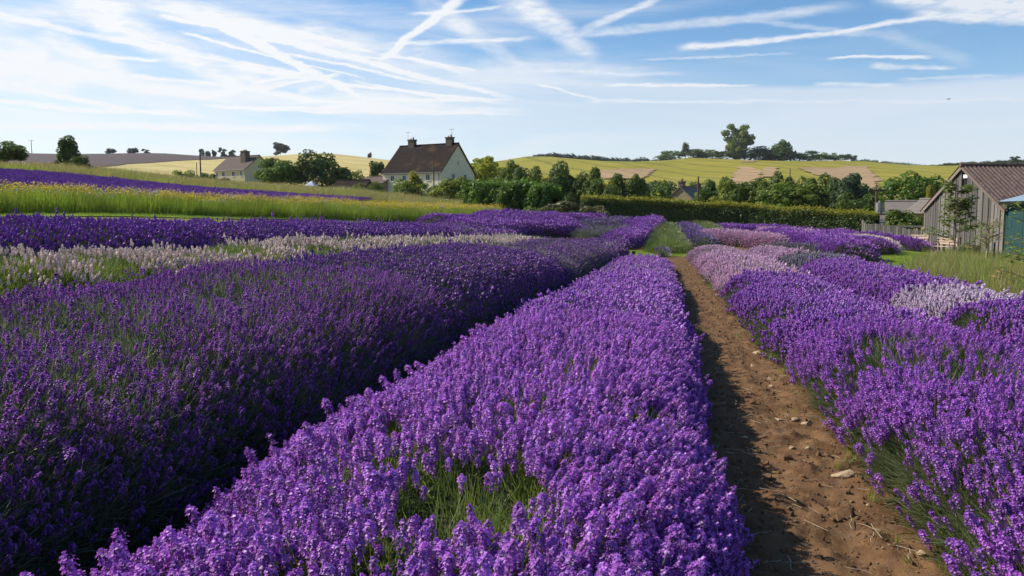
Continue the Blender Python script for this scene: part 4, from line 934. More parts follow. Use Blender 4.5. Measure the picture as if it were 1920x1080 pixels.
def hedge(name, label, pts, wd, hgt, mkside, mktop, n, ls, topf, bumps=.12, cat='hedge', rough=.10):
    """a solid hedge: dark inner mass under a skin of leaves, top leaves a part of their own"""
    r = np.random.default_rng(len(label)); P, S = polyline(pts); L = S[-1]
    H = lambda s: np.interp(s / L, np.linspace(0, 1, len(hgt)), hgt)
    def fr(s):
        x = np.interp(s, S, P[:, 0]); y = np.interp(s, S, P[:, 1]); tx = np.interp(np.clip(s + .5, 0, L), S, P[:, 0]) - np.interp(np.clip(s - .5, 0, L), S, P[:, 0]); ty = np.interp(np.clip(s + .5, 0, L), S, P[:, 1]) - np.interp(np.clip(s - .5, 0, L), S, P[:, 1])
        q = np.hypot(tx, ty); return x, y, tx / q, ty / q
    ns = int(L / .6) + 2; ss = np.linspace(0, L, ns); prof = [(-.44, 0), (-.46, .6), (-.36, .93), (.36, .93), (.46, .6), (.44, 0)]
    x, y, tx, ty = fr(ss); g = gz(x, y); vs = np.stack([np.stack([x + ty * a * wd, y - tx * a * wd, g - .1 + b * (H(ss) - .05)], 1) for a, b in prof], 1).reshape(-1, 3); k = len(prof)
    i = np.arange(ns * k).reshape(ns, k); f = np.stack([i[:-1, :-1], i[:-1, 1:], i[1:, 1:], i[1:, :-1]], -1).reshape(-1, 4)
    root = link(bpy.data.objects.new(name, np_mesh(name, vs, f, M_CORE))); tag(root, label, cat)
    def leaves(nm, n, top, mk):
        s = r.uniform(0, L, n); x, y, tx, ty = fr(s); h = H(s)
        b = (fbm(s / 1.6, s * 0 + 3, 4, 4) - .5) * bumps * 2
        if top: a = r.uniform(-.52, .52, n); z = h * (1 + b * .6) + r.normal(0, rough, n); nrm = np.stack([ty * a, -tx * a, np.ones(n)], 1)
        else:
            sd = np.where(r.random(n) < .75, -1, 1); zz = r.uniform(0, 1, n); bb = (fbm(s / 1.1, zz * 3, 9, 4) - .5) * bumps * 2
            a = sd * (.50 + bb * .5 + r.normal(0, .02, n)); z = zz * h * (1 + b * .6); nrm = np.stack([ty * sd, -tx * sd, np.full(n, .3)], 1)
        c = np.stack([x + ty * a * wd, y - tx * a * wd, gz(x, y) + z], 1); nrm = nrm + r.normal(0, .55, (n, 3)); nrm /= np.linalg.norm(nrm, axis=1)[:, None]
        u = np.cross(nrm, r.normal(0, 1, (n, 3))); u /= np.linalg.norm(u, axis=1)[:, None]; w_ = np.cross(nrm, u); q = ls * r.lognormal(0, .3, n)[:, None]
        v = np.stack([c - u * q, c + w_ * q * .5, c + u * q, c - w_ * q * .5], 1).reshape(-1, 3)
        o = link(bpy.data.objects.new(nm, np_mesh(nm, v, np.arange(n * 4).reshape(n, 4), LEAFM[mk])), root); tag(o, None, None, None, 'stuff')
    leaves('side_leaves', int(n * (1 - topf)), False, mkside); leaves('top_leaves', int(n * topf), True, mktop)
    return root
hz = lambda px, top, r: at(px, top, r)[2] - g1(*spot(px, r)[:2])
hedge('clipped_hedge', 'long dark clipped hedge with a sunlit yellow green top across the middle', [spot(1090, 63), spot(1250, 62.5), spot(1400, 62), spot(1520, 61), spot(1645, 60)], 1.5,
      [hz(1090, 373, 63), hz(1250, 378, 62.5), hz(1400, 387, 62), hz(1520, 395, 61), hz(1645, 406, 60)], 'dark', 'gold', 46000, .075, .42, .17, rough=.14)  # sunlight painted into the leaves: gold on top, dark on the sides
hedge('laurel_hedge', 'tall thick laurel hedge with bright leafy top right of the cream house', [spot(884, 64), spot(930, 63), spot(990, 62), spot(1040, 61)], 3.0,
      [hz(884, 352, 64), hz(930, 352, 63), hz(990, 350, 62), hz(1040, 362, 61)], 'laurel', 'laurel', 20000, .13, .4, .26, rough=.22)
for px, top, wp, r, lb in [(905, 352, 56, 61.5, 'leafy bulge at the left end of the laurel hedge'), (955, 348, 60, 61, 'leafy bulge in the middle of the laurel hedge'), (1012, 346, 66, 60, 'sprouting bulge at the right end of the laurel hedge')]:
    plant('laurel_bush', lb, 'bush', 'laurel bulges of the thick hedge', px, top, wp, r, 'bush', 'laurel', 3400, .05)
plant('bramble_bush', 'sprawling brownish bramble mound between the laurel and the clipped hedge', 'bush', None, 1050, 377, 92, 57, 'bush', 'bramble', 5000, .035)
plant('bramble_bush', 'pale arching bramble at the end of the clipped hedge', 'bush', None, 1108, 384, 70, 58, 'bush', 'bramble', 4000, .035)
plant('bramble_bush', 'dark low bramble at the foot of the laurel', 'bush', None, 1000, 388, 60, 57.5, 'bush', 'mid', 5000, .03)

# ------------------------------------------------------------------ buildings
M_CREAM = m_noise('cream_render', (.78, .69, .47), (.84, .75, .54), 1.2, .9, .15, 6)
M_CREAM2 = m_noise('yellowish_render', (.56, .49, .28), (.62, .55, .34), 1.2, .9, .15, 6)
M_TILE = m_noise('dark_roof_tiles', (.024, .019, .018), (.046, .036, .030), 3.0, .95, .6, 8, (.075, .050, .03), .5, dist=.06, spec=.03)
M_TILE2 = m_noise('brown_roof_tiles', (.095, .070, .058), (.135, .10, .08), 3.0, .9, .6, 8, dist=.06)
M_STONEW = m_noise('cotswold_stone', (.22, .18, .105), (.33, .275, .17), 6, .9, .6, 6)
M_SLATE = m_noise('stone_slates', (.15, .125, .105), (.22, .19, .165), 3, .9, .6, 7)
M_WHITE = m_noise('white_paint', (.70, .70, .68), (.78, .78, .76), 5, .5, 0)
M_BRICK = m_noise('chimney_stone', (.10, .082, .066), (.17, .14, .11), 5, .9, .5)
M_POT = m_noise('clay_pot', (.24, .12, .08), (.32, .17, .11), 8, .8, 0)
M_POLE = m_noise('pole_wood', (.085, .06, .045), (.14, .10, .075), 6, .9, .3, stretch=(8, 8, .6))
M_METAL = m_noise('grey_metal', (.20, .20, .20), (.28, .28, .28), 5, .5, 0)
M_DARK = m_noise('dark_gap', (.012, .012, .012), (.02, .02, .02), 5, .9, 0)
m, t_, p_ = mat('window_glass'); M_GLASS = m
p_.inputs['Base Color'].default_value = (.05, .06, .08, 1); p_.inputs['Roughness'].default_value = .08; p_.inputs['Specular IOR Level'].default_value = .8
def window(parent, mk, wd, hg, bars=1):
    """frame ring with glazing bars and a pane; mk maps (across, up, out) to the wall's local space"""
    fr = MB(); t = .07
    def bx(mb, a0, a1, u0, u1, o0, o1):
        vs = [mk(a, u, o) for o in (o0, o1) for u in (u0, u1) for a in (a0, a1)]
        mb.add(vs, [(0, 2, 3, 1), (4, 5, 7, 6), (0, 1, 5, 4), (2, 6, 7, 3), (0, 4, 6, 2), (1, 3, 7, 5)])
    bx(fr, -wd / 2, wd / 2, -t * 1.6, 0, -.02, .08); bx(fr, -wd / 2, wd / 2, hg - t, hg, -.02, .04)
    bx(fr, -wd / 2, -wd / 2 + t, 0, hg - t, -.02, .04); bx(fr, wd / 2 - t, wd / 2, 0, hg - t, -.02, .04)
    for k in range(bars):
        c = -wd / 2 + wd * (k + 1) / (bars + 1); bx(fr, c - t * .4, c + t * .4, 0, hg - t, -.02, .035)
    o = fr.build('window', M_WHITE, parent)
    pn = MB(); bx(pn, -wd / 2 + t, wd / 2 - t, 0, hg - t, -.02, .012); pn.build('pane', M_GLASS, o)
    return o
def house(name, label, p0, rz, L, W, eave, ridge, wallm, roofm, chim=(), front=(), gabr=(), gabl=(), over=.22, base=-1.0, cat='house', aerials=(), pots=True):
    root = empty(name, p0, rz); tag(root, label, cat)
    wl = MB(); v = [(0, 0, base), (L, 0, base), (L, W, base), (0, W, base), (0, 0, eave), (L, 0, eave), (L, W, eave), (0, W, eave), (0, W / 2, ridge - .06), (L, W / 2, ridge - .06)]
    wl.add(v, [(0, 1, 5, 4), (2, 3, 7, 6), (1, 2, 6, 9, 5), (3, 0, 4, 8, 7)]); wl.build('wall', wallm, root)
    sl = (ridge - eave) / (W / 2); rf = MB(); th = .16
    e0 = eave - over * sl
    for s in (0, 1):
        ya, yb = (-over, W / 2) if s == 0 else (W + over, W / 2)
        a = [(-over, ya, e0), (L + over, ya, e0), (L + over, yb, ridge), (-over, yb, ridge)]; b = [(x, y, z + th) for x, y, z in a]
        rf.add(a + b, [(0, 1, 2, 3), (7, 6, 5, 4), (0, 4, 5, 1), (1, 5, 6, 2), (3, 7, 4, 0)])
    roof = rf.build('roof', roofm, root)
    rd = MB(); rd.tube((-over, W / 2, ridge + th), (L + over, W / 2, ridge + th), .13, .13, 6); rd.build('ridge_tiles', roofm, roof)
    gt = MB(); gt.tube((-over, -over - .05, e0 + .05), (L + over, -over - .05, e0 + .05), .06, .06, 6); gt.build('gutter', M_METAL, root)
    for (cx, cy, cw_, cdp, top) in chim:
        c = MB(); zb = ridge - abs(cy - W / 2) * sl - .3; c.box(cx - cw_ / 2, cx + cw_ / 2, cy - cdp / 2, cy + cdp / 2, zb, top); c.box(cx - cw_ / 2 - .09, cx + cw_ / 2 + .09, cy - cdp / 2 - .09, cy + cdp / 2 + .09, top + .002, top + .16)
        co = c.build('chimney', M_BRICK, root)
        if pots:
            for k in (-1, 1):
                pt = MB(); pt.tube((cx + k * cw_ * .2, cy, top + .16), (cx + k * cw_ * .2, cy, top + (.55 if k > 0 else .38)), .13, .10, 8); pt.build('chimney_pot', M_POT, co)
    for (ax, ay, az_, ah) in aerials:
        a = MB(); a.tube((ax, ay, az_), (ax, ay, az_ + ah), .025, .02, 5); a.tube((ax - .5, ay, az_ + ah - .1), (ax + .5, ay, az_ + ah - .05), .015, .015, 4)
        for k in range(5): a.tube((ax - .4 + .2 * k, ay - .25, az_ + ah - .08), (ax - .4 + .2 * k, ay + .25, az_ + ah - .08), .010, .010, 4)
        a.build('aerial', M_METAL, root)
    for (x, z, w_, h_) in front: window(root, lambda a, u, o, x=x, z=z: (x + a, -o, z + u), w_, h_)
    for (y, z, w_, h_) in gabr: window(root, lambda a, u, o, y=y, z=z: (L + o, y + a, z + u), w_, h_, 1 if w_ > .5 else 0)
    for (y, z, w_, h_) in gabl: window(root, lambda a, u, o, y=y, z=z: (-o, y - a, z + u), w_, h_)
    return root
PHI = R(30)
# cream house
q = spot(719, 128); zb = q[2]; eave = at(719, 325, 128)[2] - zb; ridge = at(805, 271, 126)[2] - zb; L, W = 11.1, 9.3
hs = house('cream_house', 'large cream house with steep dark roof and two chimneys in the middle distance', q, YAW - PHI, L, W, eave, ridge, M_CREAM, M_TILE,
    chim=[(2.3, W / 2, 1.15, .8, ridge + .95), (9.6, W / 2, 1.1, .8, ridge + 1.0)], aerials=[(1.5, W / 2, ridge + .1, 2.3), (10.0, W / 2, ridge + 1.1, 1.3)],
    front=[(1.9, eave - 1.25, .78, .85), (4.2, eave - 1.25, .78, .85), (6.5, eave - 1.05, .6, .6), (8.7, eave - 1.25, .8, .9)],
    gabr=[(3.3, eave - 1.0, .9, .85), (6.6, eave - 1.0, .9, .85), (W / 2, ridge - 3.2, .42, .75)], base=-2.0)
lt = MB(); lt.box(L + .003, L + 2.4, 2.2, 8.6, -2, eave - 2.2); lt.build('lean_to_wall', M_CREAM, hs)
lr = MB(); lr.add([(L + .004, 2.0, eave - 1.15), (L + 2.6, 2.0, eave - 2.15), (L + 2.6, 8.8, eave - 2.15), (L + .004, 8.8, eave - 1.15), (L + .004, 2.0, eave - 1.0), (L + 2.6, 2.0, eave - 2.0), (L + 2.6, 8.8, eave - 2.0), (L + .004, 8.8, eave - 1.0)],
       [(3, 2, 1, 0), (4, 5, 6, 7), (0, 1, 5, 4), (1, 2, 6, 5), (2, 3, 7, 6)]); lr.build('lean_to_roof', M_TILE, hs)
dp = MB(); dp.tube((L - .35, -.12, -1.5), (L - .35, -.12, eave - .1), .05, .05, 6); dp.build('drainpipe', M_METAL, hs)
q = spot(672, 130)
house('low_outbuilding', 'low dark roofed building joined to the left end of the cream house', (q[0], q[1], q[2]), YAW - PHI, 5.2, 5.0, at(690, 344, 130)[2] - q[2], at(690, 334, 132)[2] - q[2], M_STONEW, M_TILE2, base=-1.5, cat='outbuilding')
q = spot(628, 121)
house('dark_shed', 'low outbuilding with sagging dark roof right of the broad dark tree', (q[0], q[1], q[2]), YAW - R(8), 4.6, 4.0, max(.5, at(650, 356, 121)[2] - q[2]), at(650, 340, 123)[2] - q[2], M_POLE, M_TILE, base=-1.5, cat='outbuilding')
# small cottage on the left
q = spot(404, 190); eave = at(404, 320, 190)[2] - q[2]; ridge = at(464, 293.5, 188)[2] - q[2]; L, W = 9.7, 8.4
hs = house('small_cottage', 'small yellowish cottage with brown roof and stout chimney on the left', q, YAW - PHI, L, W, eave, ridge, M_CREAM2, M_TILE2, chim=[(7.1, 2.6, 1.5, 1.3, ridge + .9)],
    front=[(1.0, eave - 1.35, .75, 1.0), (3.0, eave - 1.35, 1.0, 1.0), (6.2, eave - 1.35, 1.0, 1.0), (8.6, eave - 1.35, .75, 1.0)], gabr=[(W / 2, eave + .5, .9, 1.0)], base=-2)
pr = MB(); pr.add([(2.2, -1.5, eave - 2.6), (4.8, -1.5, eave - 2.6), (4.8, -.003, eave - 1.9), (2.2, -.003, eave - 1.9), (2.2, -1.5, eave - 2.48), (4.8, -1.5, eave - 2.48), (4.8, -.003, eave - 1.78), (2.2, -.003, eave - 1.78)], [(3, 2, 1, 0), (4, 5, 6, 7), (0, 1, 5, 4), (1, 2, 6, 5), (3, 0, 4, 7)])
pr.build('porch_roof', M_TILE, hs)
# stone gable behind the hedge, gable to the left front
q = spot(1258, 112); eave = at(1258, 380, 112)[2] - q[2]; ridge = at(1278, 351, 112)[2] - q[2]
rz = YAW + R(52); W = 5.0
house('stone_house', 'stone gabled house with two chimneys peeping over the clipped hedge', spot(1306, 111), rz, 9, W, max(eave, .4), ridge, M_STONEW, M_SLATE, chim=[(.5, W / 2, .8, .7, ridge + .7), (5.5, W / 2, .8, .7, ridge + .55)], base=-2)
# grey roofs behind the fence
q = spot(1664, 78)
house('grey_cottage', 'grey slate roofed cottage half hidden by the shrub behind the fence', q, YAW - R(24), 3.6, 4.4, at(1664, 397, 78)[2] - q[2], at(1682, 381, 80)[2] - q[2], M_STONEW, M_SLATE, base=-1.5)
q = spot(1702, 76)
house('grey_gable_cottage', 'dark gabled grey roof between the other grey roof and the shed', q, YAW - R(62), 3.2, 3.6, at(1702, 398, 76)[2] - q[2], at(1712, 377, 76)[2] - q[2], M_STONEW, M_SLATE, base=-1.5)
q = spot(1640, 67)
house('stone_hut', 'tiny pale stone hut behind the left end of the fence', q, YAW - R(20), 1.0, 1.2, at(1648, 416, 67)[2] - q[2], at(1650, 405, 67)[2] - q[2], M_CREAM2, M_SLATE, base=-1, over=.06, cat='hut', front=[(.5, .5, .3, .4)])

# gazebo with its low fence
q = spot(585, 119); gb = empty('gazebo', q, 0); tag(gb, 'small garden gazebo with pale striped cone roof by the dark tree', 'gazebo')
hz_, re = at(585, 339, 119)[2] - q[2], 1.25; ez = at(585, 350, 119)[2] - q[2]
M_CANV = [m_noise('pale_canvas', (.62, .66, .72), (.70, .74, .80), 3, .7, 0), m_noise('blue_grey_canvas', (.34, .40, .50), (.40, .46, .56), 3, .7, 0)]
for k in range(8):
    a0, a1 = k * math.pi / 4, (k + 1) * math.pi / 4; c = MB()
    v = [(0, 0, hz_), (re * math.cos(a0), re * math.sin(a0), ez), (re * math.cos(a1), re * math.sin(a1), ez)]
    c.add(v + [(x, y, z - .05) for x, y, z in v], [(0, 1, 2), (5, 4, 3), (1, 4, 5, 2)]); c.build('roof_panel', M_CANV[k % 2], gb)
    ps = MB(); ps.tube((re * .86 * math.cos(a0), re * .86 * math.sin(a0), -.2), (re * .86 * math.cos(a0), re * .86 * math.sin(a0), ez + .1), .06, .06, 6); ps.build('post', M_POT, gb)
q = spot(556, 118); gf = empty('garden_fence', q, YAW); tag(gf, 'low orange brown garden fence beside the gazebo', 'fence')
for k in range(22):
    s = MB(); s.box(k * .15, k * .15 + .12, -.01, .015, -.2, at(556, 349, 118)[2] - q[2]); s.build('slat', M_POT, gf)
r_ = MB(); r_.box(-.05, 3.4, .016, .06, .3, .38); r_.build('rail', M_POT, gf)

# poles
def pole(name, label, px, top, r, rad, arm=None, transf=False, group='poles and masts'):
    q = spot(px, r); H = at(px, top, r)[2] - q[2]; e = empty(name, q, YAW); tag(e, label, 'pole', group)
    s = MB(); s.tube((0, 0, -.5), (0, 0, H), rad, rad * .7, 8); s.build('shaft', M_POLE, e)
    if arm:
        a = MB(); a.box(-arm, arm, -rad * .8 - .1, -rad * .8, H - .35, H - .22); ao = a.build('crossarm', M_POLE, e)
        for k in (-.9, 0, .9): i_ = MB(); i_.tube((k * arm, -rad * .8 - .05, H - .22), (k * arm, -rad * .8 - .05, H - .05), .04, .03, 6); i_.build('insulator', M_METAL, ao)
    if transf:
        b = MB(); b.tube((.05, -rad - .28, H - 2.0), (.05, -rad - .28, H - 1.2), .24, .24, 10); b.tube((.05, -rad - .28, H - 1.199), (.05, -rad - .28, H - 1.05), .10, .04, 8); b.build('transformer', M_METAL, e)
pole('telegraph_pole', 'thin mast far off on the left skyline', 66, 263, 560, .22, 1.6)
pole('telegraph_pole', 'brown pole left of the small cottage', 379, 291, 152, .16)
pole('telegraph_pole', 'shorter thin pole left of the brown one by the small cottage', 372, 305, 165, .10)
pole('telegraph_pole', 'dark pole standing before the right end of the cream house', 814, 294, 116, .11)
pole('telegraph_pole', 'slim brown pole right of the stone gable above the hedge', 1308, 331, 96, .13)
pole('telegraph_pole', 'stout pole with crossarm and transformer at the right end of the hedge', 1642, 350, 66, .13, .7, True)
pole('telegraph_pole', 'thin bare pole rising among the trees behind the hedge', 1479, 316, 97, .07)

# weathered shed on the right: local x to the right, y away from the camera
SB = RT * 23.0 + FH * 37.4; SZ = -.62
sh = empty('weathered_shed', (SB[0], SB[1], SZ), YAW); tag(sh, 'weathered grey board shed with corrugated roof and teal side at the right', 'shed')
def m_board(name, c1, c2, objv=.5):
    m, t, p = mat(name); tcn = t.nodes.new('ShaderNodeTexCoord'); oi = t.nodes.new('ShaderNodeObjectInfo'); mp = t.nodes.new('ShaderNodeMapping'); mp.inputs['Scale'].default_value = (14, 14, .9)
    ad = t.nodes.new('ShaderNodeVectorMath'); ad.operation = 'ADD'; t.links.new(tcn.outputs['Object'], ad.inputs[0]); t.links.new(comb(t, N(t, oi.outputs['Random']) * 31.0, 0, N(t, oi.outputs['Random']) * 17.0), ad.inputs[1])
    t.links.new(ad.outputs[0], mp.inputs[0]); n = noise_n(t, mp.outputs[0], 1.0, 6, .65)
    col = mixc(t, (n * (1 - objv) + N(t, oi.outputs['Random']) * objv).sstep(.2, .8), c1, c2); t.links.new(col, p.inputs['Base Color']); p.inputs['Roughness'].default_value = .9; p.inputs['Specular IOR Level'].default_value = .15
    b = t.nodes.new('ShaderNodeBump'); b.inputs['Strength'].default_value = .5; b.inputs['Distance'].default_value = .01; t.links.new(n.k, b.inputs['Height']); t.links.new(b.outputs[0], p.inputs['Normal']); return m
M_BOARD = m_board('weathered_board', (.085, .078, .072), (.215, .195, .180)); M_TEAL = m_board('teal_paint', (.018, .050, .054), (.030, .075, .080), .25)
M_TRIM = m_board('weathered_trim', (.16, .125, .105), (.24, .195, .165))
W, EV, RG = 7.0, 2.5, 4.6
zt = lambda y: EV + (RG - EV) * (1 - abs(y - W / 2) / (W / 2))
bk = MB(); bk.add([(.06, .02, -.6), (.06, W - .02, -.6), (.06, W - .02, EV), (.06, W / 2, RG - .05), (.06, .02, EV)], [(0, 1, 2, 3, 4)]); bk.box(.06, 9, .03, .05, -.6, EV - .05); bk.box(.06, 9, W - .05, W - .03, -.6, EV - .05); bk.build('dark_backing', M_DARK, sh)  # near-black sheet, painted shade for the unlit inside of the shed
nb = 29; rr = random.Random(4)
for k in range(nb):
    y0, y1 = W * k / nb, W * (k + 1) / nb - rr.uniform(.008, .02); o_ = rr.uniform(0, .018); zlow = rr.uniform(-.45, -.35); ym = (y0 + y1) / 2
    if abs(ym - (W / 2 - .15)) < .32: top0 = top1 = RG - 1.05          # hatch under the ridge, showing the near-black sheet behind
    else: top0, top1 = zt(y0) - .02, zt(y1) - .02
    if abs(ym - 5.05) < .13: zlow = 1.0                                   # dark slot between the benches
    b = MB(); v = [(-.02 - o_, y0, zlow), (-.02 - o_, y1, zlow), (-.02 - o_, y1, top1), (-.02 - o_, y0, top0)]
    b.add(v + [(.035, y, z) for _, y, z in v], [(0, 3, 2, 1), (4, 5, 6, 7), (0, 1, 5, 4), (1, 2, 6, 5), (2, 3, 7, 6), (3, 0, 4, 7)]); b.build('plank', M_BOARD, sh)
    if k % 2 == 0:
        c = MB(); c.box(-.06, -.021 - o_, y1 - .02, y1 + .03, -.35, (zt(y1) - .08 if abs(ym - (W / 2 - .15)) > .45 else RG - 1.08)); c.build('cover_strip', M_BOARD, sh)
hb = MB(); hb.box(-.05, -.03, W / 2 - .42, W / 2 - .05, RG - .62, RG - .44); hb.build('hatch_lintel', M_WHITE, sh)
for s in (0, 1):                         # bargeboards
    ya, yb = (-.28, W / 2) if s == 0 else (W + .28, W / 2); za = EV - .28 * (RG - EV) / (W / 2); b = MB()
    v = [(-.16, ya, za - .16), (-.16, yb, RG - .16), (-.16, yb, RG + .02), (-.16, ya, za + .02)]
    b.add(v + [(-.12, y, z) for _, y, z in v], [(0, 1, 2, 3), (7, 6, 5, 4), (0, 4, 5, 1), (1, 5, 6, 2), (2, 6, 7, 3), (3, 7, 4, 0)]); b.build('bargeboard', M_TRIM, sh)
cp = MB(); cp.box(-.07, .06, -.12, -.002, -.5, EV - .05); cp.build('corner_post', M_TRIM, sh); cp = MB(); cp.box(-.07, .06, W + .002, W + .10, -.5, EV - .05); cp.build('corner_post', M_TRIM, sh)
for k in range(30):
    b = MB(); x0 = .08 + k * .3; b.box(x0, x0 + .285, -.03 - rr.uniform(0, .012), .02, -.5, EV - .1); b.build('side_board', M_TEAL, sh)
M_CORR = m_noise('lichened_corrugated_sheet', (.105, .070, .058), (.175, .122, .105), 3.5, .9, .4, 8, (.05, .042, .040), 6)
for s in (0, 1):                         # corrugated sheets, down each slope
    ya, yb = (-.35, W / 2) if s == 0 else (W + .35, W / 2); za = EV - .35 * (RG - EV) / (W / 2) + .03; sw = 1.1
    for k in range(9):
        b = MB(); nx = 25; n0 = 0; vs = []
        for i in range(nx):
            x = -.2 + k * (sw - .03) + sw * i / (nx - 1); w_ = .035 * math.cos(2 * math.pi * x / .22) + .004 * (k % 2)
            vs += [(x, ya, za + w_), (x, yb, RG + .04 + w_)]
        b.add(vs, [(2 * i, 2 * i + 2, 2 * i + 3, 2 * i + 1) for i in range(nx - 1)] if s == 0 else [(2 * i, 2 * i + 1, 2 * i + 3, 2 * i + 2) for i in range(nx - 1)]); b.build('roof_sheet', M_CORR, sh, smooth=True)
rc = MB(); rc.tube((-.22, W / 2, RG + .05), (9.4, W / 2, RG + .05), .11, .11, 8); rc.build('ridge_cap', M_CORR, sh)
# teal porch at the near side
pq = SB - FH * .02; po = empty('teal_porch', (SB[0], SB[1], SZ), YAW); tag(po, 'teal boarded porch with roof coloured pale blue by reflected sky, cut by the right edge', 'porch')
for k in range(6):
    b = MB(); b.box(.005 - rr.uniform(0, .01), .04, -1.72 + k * .28, -1.72 + k * .28 + .268, -.5, 2.62); b.build('board', M_TEAL, po)
for k in range(9):
    b = MB(); b.box(.05 + k * .28, .05 + k * .28 + .268, -1.75, -1.72, -.5, 2.62); b.build('board', M_TEAL, po)
M_BLUE = m_noise('sky_tinted_sheet', (.20, .29, .36), (.28, .38, .46), 2, .45, .1)  # sky reflection is put into this blue base colour
for sgn, nm in ((1, 'roof_panel'), (-1, 'roof_panel')):
    xa, xb = (-.32, 1.25) if sgn > 0 else (2.82, 1.25)
    v = [(xa, -1.95, 2.72), (xa, -.13, 2.72), (xb, -.13, 3.12), (xb, -1.95, 3.12)]; b = MB()
    b.add(v + [(x, y, z + .05) for x, y, z in v], [(0, 1, 2, 3), (7, 6, 5, 4), (0, 4, 5, 1), (1, 5, 6, 2), (2, 6, 7, 3), (3, 7, 4, 0)]); b.build(nm, M_BLUE, po)
fb = MB(); fb.box(-.35, -.325, -1.97, -.12, 2.58, 2.74); fb.build('fascia', M_DARK, po)

# wooden fence
A, B = spot(1617, 58), spot(1738, 56); q = A; d = B - A; ln = math.hypot(d[0], d[1]); fe = empty('board_fence', q, math.atan2(d[1], d[0])); tag(fe, 'weathered grey board fence between the hedge end and the shed', 'fence')
FHh = at(1670, 424, 57)[2] - g1(*spot(1670, 57)[:2])
for k in range(int(ln / .13)):
    s = MB(); x0 = k * .13; gzv = g1(q[0] + d[0] * x0 / ln, q[1] + d[1] * x0 / ln) - q[2]; s.box(x0, x0 + .11, -.012 - rr.uniform(0, .012), .01, gzv - .15, gzv + FHh + rr.uniform(-.05, .03)); s.build('slat', M_BOARD, fe)
for z in (.25, .8):
    s = MB(); s.box(0, ln, .012, .06, z * FHh - .1, z * FHh); s.build('rail', M_BOARD, fe)
for k in range(4):
    s = MB(); x0 = (ln - .2) * k / 3; gzv = g1(q[0] + d[0] * x0 / ln, q[1] + d[1] * x0 / ln) - q[2]; s.box(x0 - .06, x0 + .06, .061, .17, gzv - .3, gzv + FHh + (.18 if k == 0 else .05)); s.build('post', M_TRIM, fe)

# benches, tub, saplings by the shed
def local(x, y): P = SB + RT * x + FH * y; return np.array([P[0], P[1], g1(P[0], P[1])])
M_BENCH = m_board('bench_wood', (.36, .26, .19), (.50, .38, .29))
def bench(label, x, y):
    e = empty('garden_bench', local(x, y), YAW + math.pi / 2 + R(14)); tag(e, label, 'bench', 'garden benches along the shed gable')
    for k in range(4): b = MB(); b.box(-.65, .65, -.02 + k * .11, .08 + k * .11, .40, .43); b.build('seat_slat', M_BENCH, e)
    for k in range(3): b = MB(); b.box(-.65, .65, -.075, -.045, .52 + k * .12, .61 + k * .12); b.build('back_slat', M_BENCH, e)
    for sx in (-1, 1):
        b = MB(); b.box(sx * .62 - .03, sx * .62 + .03, -.045 , -.021, 0, .86); b.build('leg', M_BENCH, e)
        b = MB(); b.box(sx * .62 - .03, sx * .62 + .03, .36, .42, 0, .399); b.build('leg', M_BENCH, e)
        b = MB(); b.box(sx * .62 - .035, sx * .62 + .035, -.02, .46, .62, .66); b.build('armrest', M_BENCH, e)
        b = MB(); b.box(sx * .62 - .02, sx * .62 + .02, .40, .44, .431, .619); b.build('arm_post', M_BENCH, e)
bench('pale wooden bench at the far corner of the shed gable', -.75, 6.2)
bench('pale wooden bench behind the leafy tree at the shed', -.75, 3.4)
tb = empty('wooden_tub', local(-.75, 1.05), 0); tag(tb, 'brown wooden half barrel tub by the shed gable', 'tub')
M_TUB = m_board('tub_staves', (.17, .10, .05), (.30, .19, .10))
for k in range(16):
    a0, a1 = k * math.pi / 8, (k + .94) * math.pi / 8; b = MB(); vs = []
    for z, r0 in ((0, .27), (.58, .33)):
        for rad in (r0, r0 - .035):
            for a in (a0, a1): vs.append((rad * math.cos(a), rad * math.sin(a), z))
    b.add(vs, [(0, 1, 5, 4), (2, 6, 7, 3), (4, 5, 7, 6), (0, 2, 3, 1), (0, 4, 6, 2), (1, 3, 7, 5)]); b.build('stave', M_TUB, tb)
for z in (.12, .46):
    b = MB(); n = 24; r0 = .27 + .06 * z / .58 + .006
    vs = [(r * math.cos(2 * math.pi * k / n), r * math.sin(2 * math.pi * k / n), zz) for zz in (z, z + .035) for r in (r0,) for k in range(n)]
    b.add(vs, [(k, (k + 1) % n, n + (k + 1) % n, n + k) for k in range(n)]); b.build('hoop', M_METAL, tb)
sb_ = MB(); sb_.tube((0, 0, .45), (0, 0, .5), .29, .29, 16); sb_.build('earth', M_SOIL, tb)
SAPL = {'a': m_leaf('broad_leaf', (.15, .22, .04), (.28, .34, .07), .55, gloss=.10, c3=(.20, .17, .05), p3=.10), 'b': m_leaf('young_leaf', (.13, .19, .03), (.22, .27, .05), .5), 'c': m_leaf('edge_leaf', (.15, .22, .03), (.26, .32, .05), .5, c3=(.45, .26, .06), p3=.05)}
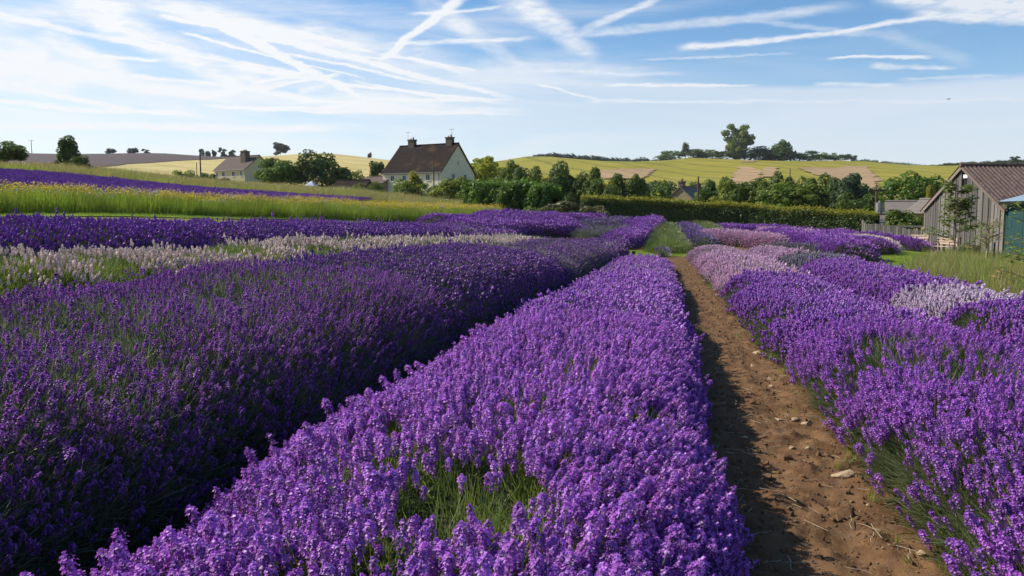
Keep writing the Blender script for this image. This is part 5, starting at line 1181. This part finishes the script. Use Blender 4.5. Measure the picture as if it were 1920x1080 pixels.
def sapling(label, q, H, z0, Wd, shape, mk, n, ls, seed, trunkr=.035, stake=True, trm=None):
    e = empty('young_tree', q, 0); tag(e, label, 'tree', 'young trees by the shed'); rr = random.Random(seed)
    s = MB(); p = Vector((0, 0, -.1)); tips = []; k = 8
    for i in range(k):
        qn = Vector((rr.uniform(-.02, .02), rr.uniform(-.02, .02), (H - .1) * (i + 1) / k)); s.tube(p, qn, trunkr * (1 - .8 * i / k), trunkr * (1 - .8 * (i + 1) / k), 7, 0, False); p = qn
    for i in range(60):
        z = z0 + (H - z0) * rr.random() ** .9 * .95; u = (z - z0) / (H - z0); a = rr.uniform(0, 6.28); rd = Wd * .5 * shape(u); b0 = Vector((0, 0, z - .12)); b1 = Vector((math.cos(a) * rd, math.sin(a) * rd, z + rd * .15))
        s.tube(b0, b1, .012, .004, 4, 0, False); tips.append((b0, b1))
    s.build('trunk', trm or BARK, e, smooth=True)
    lf = MB()
    for i in range(n):
        b0, b1 = tips[i % len(tips)]; c = b0.lerp(b1, rr.uniform(.35, 1.08)) + Vector((rr.gauss(0, .05), rr.gauss(0, .05), rr.gauss(0, .05))); a = rr.uniform(0, 6.28)
        d = Vector((math.cos(a), math.sin(a), rr.uniform(-.5, .6))).normalized(); sd = d.cross(Vector((rr.gauss(0, .4), rr.gauss(0, .4), 1))).normalized(); l = ls * rr.uniform(.7, 1.25); nrm = sd.cross(d)
        lf.add([c, c + d * l * .5 + sd * l * .24 + nrm * l * .05, c + d * l, c + d * l * .5 - sd * l * .24 + nrm * l * .05], [(0, 1, 2, 3)])
    lf.build('leaves', SAPL[mk], e)
    if stake:
        b = MB(); b.tube((.16, -.1, -.2), (.16, -.1, 1.0), .03, .028, 6); st_ = b.build('tree_stake', M_POLE, None, q); tag(st_, 'wooden stake tied to the ' + label.split(' with')[0], 'stake', 'tree stakes by the shed')
q = spot(1793, 35.5); H = at(1793, 334, 35.5)[2] - q[2]
sapling('tall young broad leaved tree with glossy leaves before the shed gable', q, H, .35, 2.7, lambda u: (1.08 - u * .85) * min(1, .55 + u * 2) * (.8 + .2 * math.sin(u * 9)), 'a', 1300, .20, 3)
q = spot(1855, 30.5); H = at(1855, 412, 30.5)[2] - q[2]
sapling('small lollipop shaped young tree with pale trunk right of the broad leaved one', q, H, H * .55, 1.0, lambda u: .9, 'b', 230, .12, 4, .05, True, m_noise('pale_bark', (.28, .22, .12), (.36, .29, .17), 9, .9, .4))
q = spot(1935, 21); H = at(1935, 378, 21)[2] - q[2]
sapling('yellow green young tree with leaves reaching in at the right edge', q, H, .35, 1.35, lambda u: .8 + .2 * math.sin(u * 7), 'c', 420, .14, 5, .03, False)
# small markers at the row ends and a bird
def marker(label, px, r, h_, m_, wtag):
    q = spot(px, r); e = empty('plant_marker', q, YAW); tag(e, label, 'marker', 'plant markers at the row ends'); s = MB(); s.box(-.012, .012, -.012, .012, -.1, h_); s.build('stick', M_POLE, e)
    b = MB(); b.box(-wtag, wtag, -.02, -.0125, h_ - .12, h_); b.build('tag', m_, e)
marker('white plant tag on a short stick in the grass strip', 1253, 33.6, .42, M_WHITE, .05)
marker('black low plant tag at the end of the tall dark row', 1189, 33.8, .22, M_DARK, .07)
bp_ = at(1779, 186, 70); e = MB()
e.tube((-.12, 0, 0), (0, 0, .01), .01, .035, 6); e.tube((0, 0, .01), (.10, 0, .005), .035, .008, 6)
for s in (-1, 1): e.add([(-.03, 0, .02), (.04, 0, .02), (.03, s * .14, .06), (-.03, s * .24, .03), (-.05, s * .12, .045)], [(0, 1, 2, 3, 4)])
b = e.build('bird', M_DARK, None, bp_, R(20)); tag(b, 'small dark bird flying in the blue sky at the right', 'bird')

# ------------------------------------------------------------------ thin summer haze
hb = MB(); hb.box(-4300, 4300, -3300, 4300, -75, 90)
m, t, p = mat('thin_haze'); t.nodes.remove(p)
pv = t.nodes.new('ShaderNodeVolumePrincipled'); pv.inputs['Color'].default_value = (.86, .92, 1.0, 1); pv.inputs['Density'].default_value = .00008; pv.inputs['Anisotropy'].default_value = .2
t.links.new(pv.outputs[0], t.nodes['Material Output'].inputs['Volume'])
tag(hb.build('haze', m), None, None, None, 'stuff')
C.cycles.volume_bounces = 0
